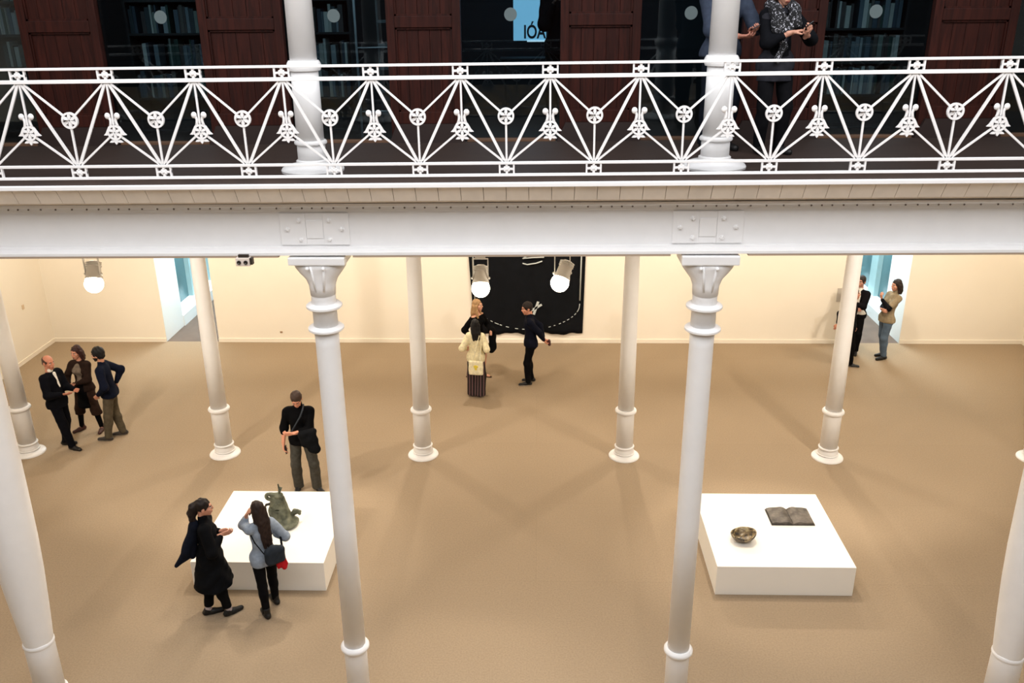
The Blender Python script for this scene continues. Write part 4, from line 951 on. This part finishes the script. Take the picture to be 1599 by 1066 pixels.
extra('scarf', lambda c: [cap((-.10, -.10, 1.43), (-.115, -.17, 1.24), .06, .055, .7), cap((.10, -.10, 1.43), (.10, -.17, 1.30), .06, .05, .7), cap((-.06, -.150, 1.38), (-.02, -.165, 1.22), .05, .05, .6), cap((.06, -.150, 1.38), (.03, -.165, 1.24), .05, .045, .6), cap((-.10, -.165, 1.26), (-.02, -.165, 1.08), .05, .04, .6), cap((-.02, -.165, 1.08), (-.08, -.175, .94), .04, .03, .6), cap((-.11, .02, 1.46), (.11, .02, 1.46), .055, .055), cap((-.11, .02, 1.46), (-.10, -.10, 1.43), .055, .06), cap((.11, .02, 1.46), (.10, -.10, 1.43), .055, .06)], (20, 20, 24), m=SCF, amp=.006)(c)
phone(c, 0, 'phone held in both hands above the railing')
# reflected person, built as a figure behind the glass ----------------------------------------------------------------
_, c = person('dark silhouetted reflection of a person, built behind the glass before the lettering', (.27, 10.55), (-.2, -1), 1.72, z=DK+.001,
    feet=[(.10, 0, .2), (-.10, 0, -.1)], hands=[(.06, -.20, 1.36), (-.05, -.20, 1.36)], elbows=((.5, .1, -1), (-.5, .1, -1)), skin_c=(90, 66, 56), hair=('short', (16, 14, 14)), head=(0, .3, 0),
    wear=(trousers((14, 14, 16), .06, .076), top((15, 15, 18), .80, .15, 'dark_coat', (.93, .93), .028, .02)), shoes=((12, 12, 12), (12, 12, 12), 0))

# ------------------------------------------------------------------ sculptures
BRZ = mat('green_bronze', (78, 84, 68), .6, .35, var=.5, vscale=11, bump=.8, bscale=32, col2=(124, 126, 106))
BRD = mat('dark_bronze', (44, 42, 38), .6, .3, var=.4, vscale=9)
t = thing('bronze_sculpture', 'green bronze bell-like sculpture with an upright fork and a clawed side', 'sculpture', (-3.66, 10.70, HP))
pr = [cap((.03, -.02, .09), (-.02, .02, .36), .150, .098), ell((.06, -.05, .045), (.215, .20, .05)), ell((.02, -.02, .03), (.20, .19, .04)), cap((-.02, .02, .36), (-.03, .02, .41), .092, .06), cap((.10, -.10, .05), (.17, .0, .05), .09, .06), ell((-.06, -.03, .22), (.09, .10, .13))]
sdf_mesh('bell', pr, BRZ, t, .0085, .04, zmin=.001, amp=.006, sub=[ell((-.075, -.165, .14), (.045, .07, .055)), ell((-.09, -.13, .30), (.02, .05, .03)), ell((0, -.13, .27), (.035, .05, .012))], cut=None)
sdf_mesh('crown_loop', [cap((-.115+.055*math.cos(a), .0, .43+.045*math.sin(a)), (-.115+.055*math.cos(a+.55), .0, .43+.045*math.sin(a+.55)), .019) for a in np.arange(0, 6.2, .52)]+[cap((-.09, 0, .46), (.03, .01, .45), .035, .04), ell((.0, -.01, .44), (.06, .055, .04))], BRZ, t, .0075, .02, amp=.004)
sdf_mesh('fork', [cap((.015, .0, .43), (.03, .0, .52), .014, .015), cap((.03, .0, .52), (.022, .0, .63), .014, .011), cap((.03, .0, .50), (.062, -.005, .575), .014, .016), cap((.028, 0, .52), (.045, 0, .575), .014, .012)], BRZ, t, .006, .012)
sdf_mesh('claw', [cap((.13, .02, .10), (.20, .03, .15), .05, .035), cap((.20, .03, .15), (.275, .03, .165), .032, .02), ell((.20, .04, .18), (.03, .03, .025)), ell((.245, .035, .178), (.026, .026, .022)), ell((.275, .02, .14), (.022, .022, .018)), ell((.285, .03, .175), (.018, .02, .018))], BRZ, t, .008, .014, amp=.004)
sdf_mesh('side_arm', [cap((-.08, -.02, .33), (-.17, -.03, .315), .026, .016), cap((-.17, -.03, .315), (-.20, -.03, .27), .015, .012)], BRD, t, .0075, .014)
# bowl
BW = bpy.data.materials.new('marbled_bowl'); BW.use_nodes = True
_nt = BW.node_tree; _b = _nt.nodes['Principled BSDF']; _b.inputs['Roughness'].default_value = .35
_tc = _nt.nodes.new('ShaderNodeTexCoord'); _w = _nt.nodes.new('ShaderNodeTexNoise'); _w.inputs['Scale'].default_value = 7.5; _w.inputs['Distortion'].default_value = 2.2; _w.inputs['Detail'].default_value = 3
_r = _nt.nodes.new('ShaderNodeValToRGB'); e = _r.color_ramp.elements; e[0].position = .40; e[1].position = .54; e[0].color = rgb((26, 22, 20)); e[1].color = rgb((128, 108, 74)); e3 = e.new(.68); e3.color = rgb((176, 164, 130))
for a, b_ in ((_tc.outputs['Object'], _w.inputs['Vector']), (_w.outputs['Fac'], _r.inputs[0]), (_r.outputs[0], _b.inputs['Base Color'])): _nt.links.new(a, b_)
prof = [(.055, 0), (.085, .004), (.13, .035), (.16, .075), (.172, .105), (.168, .116), (.158, .112), (.145, .08), (.115, .042), (.07, .02), (.0005, .016)]
m = MB().lathe(prof, 48, cap=False); m.f.append(tuple(reversed(range(48)))); m.m.append(0); m.sm.append(True)
m.v = [(x*(1+.05*math.sin(2*math.atan2(y, x)+.6)), y*(1-.04*math.sin(3*math.atan2(y, x))), z*(1+.10*math.sin(math.atan2(y, x)*2+1))+.015*math.hypot(x, y)/.17*math.sin(math.atan2(y, x)+2.2)) for x, y, z in m.v]
tag(m.build('marbled_bowl', BW, None, (2.845, 10.36, HP+.007)), 'rounded dark and tan marbled bowl on the white plinth', 'bowl', kind='thing')
# open book
BK = mat('book_bronze', (74, 68, 62), .55, .25, var=.35, vscale=11, bump=.3, bscale=50, col2=(112, 104, 96))
t = thing('bronze_book', 'dark grey bronze open book lying on the white plinth', 'sculpture', (3.635, 10.945, HP), .0)
MB().bevbox(-.305, .305, -.215, .20, 0, .014, .004).build('cover', mat('book_dark', (52, 48, 45), .6, .2, var=.3), t)
for s_ in (-1, 1):
    nx, ny = 22, 12; vs = []; fs = []
    for lay in (0, 1):
        for j in range(ny+1):
            for i in range(nx+1):
                u = i/nx; v = j/ny; x = s_*(.004+.288*u); y = -.205+.395*v+.008*math.sin(u*5)*(v-.5)
                zt = .018+.050*(math.sin(min(1, u*2.8)*PI/2)*.9-.55*u**1.3)+.004*math.sin(u*9+v*7)
                vs.append((x, y, zt if lay else .012))
    w_ = nx+1; n1 = (ny+1)*w_
    for j in range(ny):
        for i in range(nx):
            a = j*w_+i; fs.append((n1+a, n1+a+1, n1+a+w_+1, n1+a+w_)); fs.append((a, a+w_, a+w_+1, a+1))
    for i in range(nx): fs.append((i, i+1, n1+i+1, n1+i)); a = ny*w_+i; fs.append((a, n1+a, n1+a+1, a+1))
    for j in range(ny): a = j*w_; fs.append((a, n1+a, n1+a+w_, a+w_)); a += nx; fs.append((a, a+w_, n1+a+w_, n1+a))
    MB().add(vs, fs, 0, True).build('page_block', BK, t, autosmooth=True)

# ------------------------------------------------------------------ library behind the glass
SH = mat('shelf_dark', (34, 32, 33), .7, var=.2)
bcols = [(150, 154, 156), (116, 124, 130), (176, 174, 166), (84, 96, 106), (60, 72, 84), (128, 134, 126), (92, 84, 78), (52, 62, 66), (44, 70, 62), (196, 194, 188), (70, 60, 58)]
bmats = [mat('book_cover_%d' % i, c_, .6, var=.1, vscale=6) for i, c_ in enumerate(bcols)]
words = ['light grey', 'grey', 'cream', 'slate', 'dark slate', 'pale green', 'brown', 'dark', 'dark green', 'off-white', 'dark brown']
bays = [(-6.2, -5.28, 'the first bay', 1, .45), (-4.40, -3.44, 'the second bay', 2, 0), (-2.52, -1.98, 'the column bay', 3, 0), (2.90, 3.86, 'the last bay', 5, 0)]
YB = 9.85
for bi, (xa, xb, wh, n, skip) in enumerate(bays):
    zb = DK+.001
    t = thing('bookcase', 'tall dark bookcase of books behind the glass in '+wh, 'bookcase', ((xa+xb)/2, YB, zb), group='bookcases in the library')
    w = (xb-xa)/2
    MB().bevbox(-w, -w+.025, 0, .32, 0, 2.3, .002).build('side_panel', SH, t); MB().bevbox(w-.025, w, 0, .32, 0, 2.3, .002).build('side_panel', SH, t); MB().box(-w, w, .31, .325, 0, 2.3).build('back_panel', SH, t)
    for k in range(7): MB().bevbox(-w+.025, w-.025, .0, .31, .04+.335*k, .062+.335*k, .002).build('shelf', SH, t)
    for k, rowname in ((1, 'second'), (2, 'third'), (3, 'fourth'), (4, 'fifth')):
        x = xa+.03
        if xa < -6: x = -5.85
        while x < xb-.085:
            th_ = random.uniform(.018, .055); hh = random.uniform(.20, .29); dp = random.uniform(.17, .22)
            if random.random() < .10: x += .05; continue
            ci = random.randrange(len(bcols))
            m = MB().bevbox(0, th_-.002, 0, dp, 0, hh, .003)
            o = m.build('book', bmats[ci], None, (x, YB+.03+random.uniform(0, .02), zb+.0632+.335*k))
            tag(o, words[ci]+' book on the '+rowname+' shelf from below in '+wh, 'book', 'books on the %s shelf in %s' % (rowname, wh), 'thing')
            x += th_
# ladder
AL = mat('pale_ladder_metal', (206, 210, 214), .4, .3)
t = thing('library_ladder', 'white metal ladder standing behind the glass beside the wooden pier', 'ladder', (-1.70, 9.62, DK))
MB().tube([(-.19, 0, .0), (-.19, 0, 2.6)], .012, 10).build('rail', AL, t)
MB().tube([(.02, .16, .0), (.02, .10, 2.6)], .010, 10).build('rail', mat('ladder_grey', (110, 116, 120), .5, .3), t); MB().tube([(.30, .16, .0), (.30, .10, 2.6)], .010, 10).build('rail', AL, t)
for k in range(9): MB().bevbox(.02, .30, .10, .14, .22+.235*k, .25+.235*k, .003).build('rung', mat('ladder_grey', (110, 116, 120), .5, .3), t)
for zz in (.27, .92): MB().tube([(-.19, 0, zz), (.30, .1, zz)], .007, 8).build('brace', AL, t)
# window reflected in the glass, built as a glowing panel behind it
t = thing('window_reflection', 'pale blue glowing panel with dark lettering, standing in for a reflected window', 'sign', (.20, 11.6, 6.75))
MB().bevbox(-.50, .62, .0, .05, .18, 1.6, .006).build('panel', mat('reflection_panel', (150, 200, 226), .5, emit=(140, 200, 232), estr=.62), t)
MB().bevbox(-.33, .62, -.012, .0, .165, .185, .003).build('lower_edge', mat('reflection_edge', (220, 236, 244), .5, emit=(214, 236, 246), estr=.7), t)
for q in (-.17,): MB().box(q, q+.012, -.008, .0, .45, 1.6).build('mullion', GLYPH, t)
def text(s_, x, z, size, parent):
    cu = bpy.data.curves.new('lettering', 'FONT'); cu.body = s_; cu.size = size; cu.offset = .005; cu.extrude = .003; cu.materials.append(GLYPH)
    o = bpy.data.objects.new('lettering_curve', cu); C.objects.link(o); bpy.context.view_layer.update(); me = bpy.data.meshes.new_from_object(o); C.objects.unlink(o); bpy.data.objects.remove(o)
    o = bpy.data.objects.new('lettering', me); C.objects.link(o); o.parent = parent; o.location = (x, -.006, z); o.rotation_euler = (PI/2, 0, 0); o.scale = (.72, 1, 1); return o
text('I\u00d3AN', -.375, .21, .22, t); text('N', .06, .21, .22, t)
tag(MB().bevbox(-.35, .35, -.2, .2, 0, .02, .004).box(-.33, -.29, -.18, -.14, -.7, 0).box(.29, .33, -.18, -.14, -.7, 0).box(-.33, -.29, .14, .18, -.7, 0).box(.29, .33, .14, .18, -.7, 0).build('reading_table', DARK, None, (-.1, 11.2, DK+.70)), 'dark reading table behind the glass in front of the reflection panel', 'table', kind='thing')
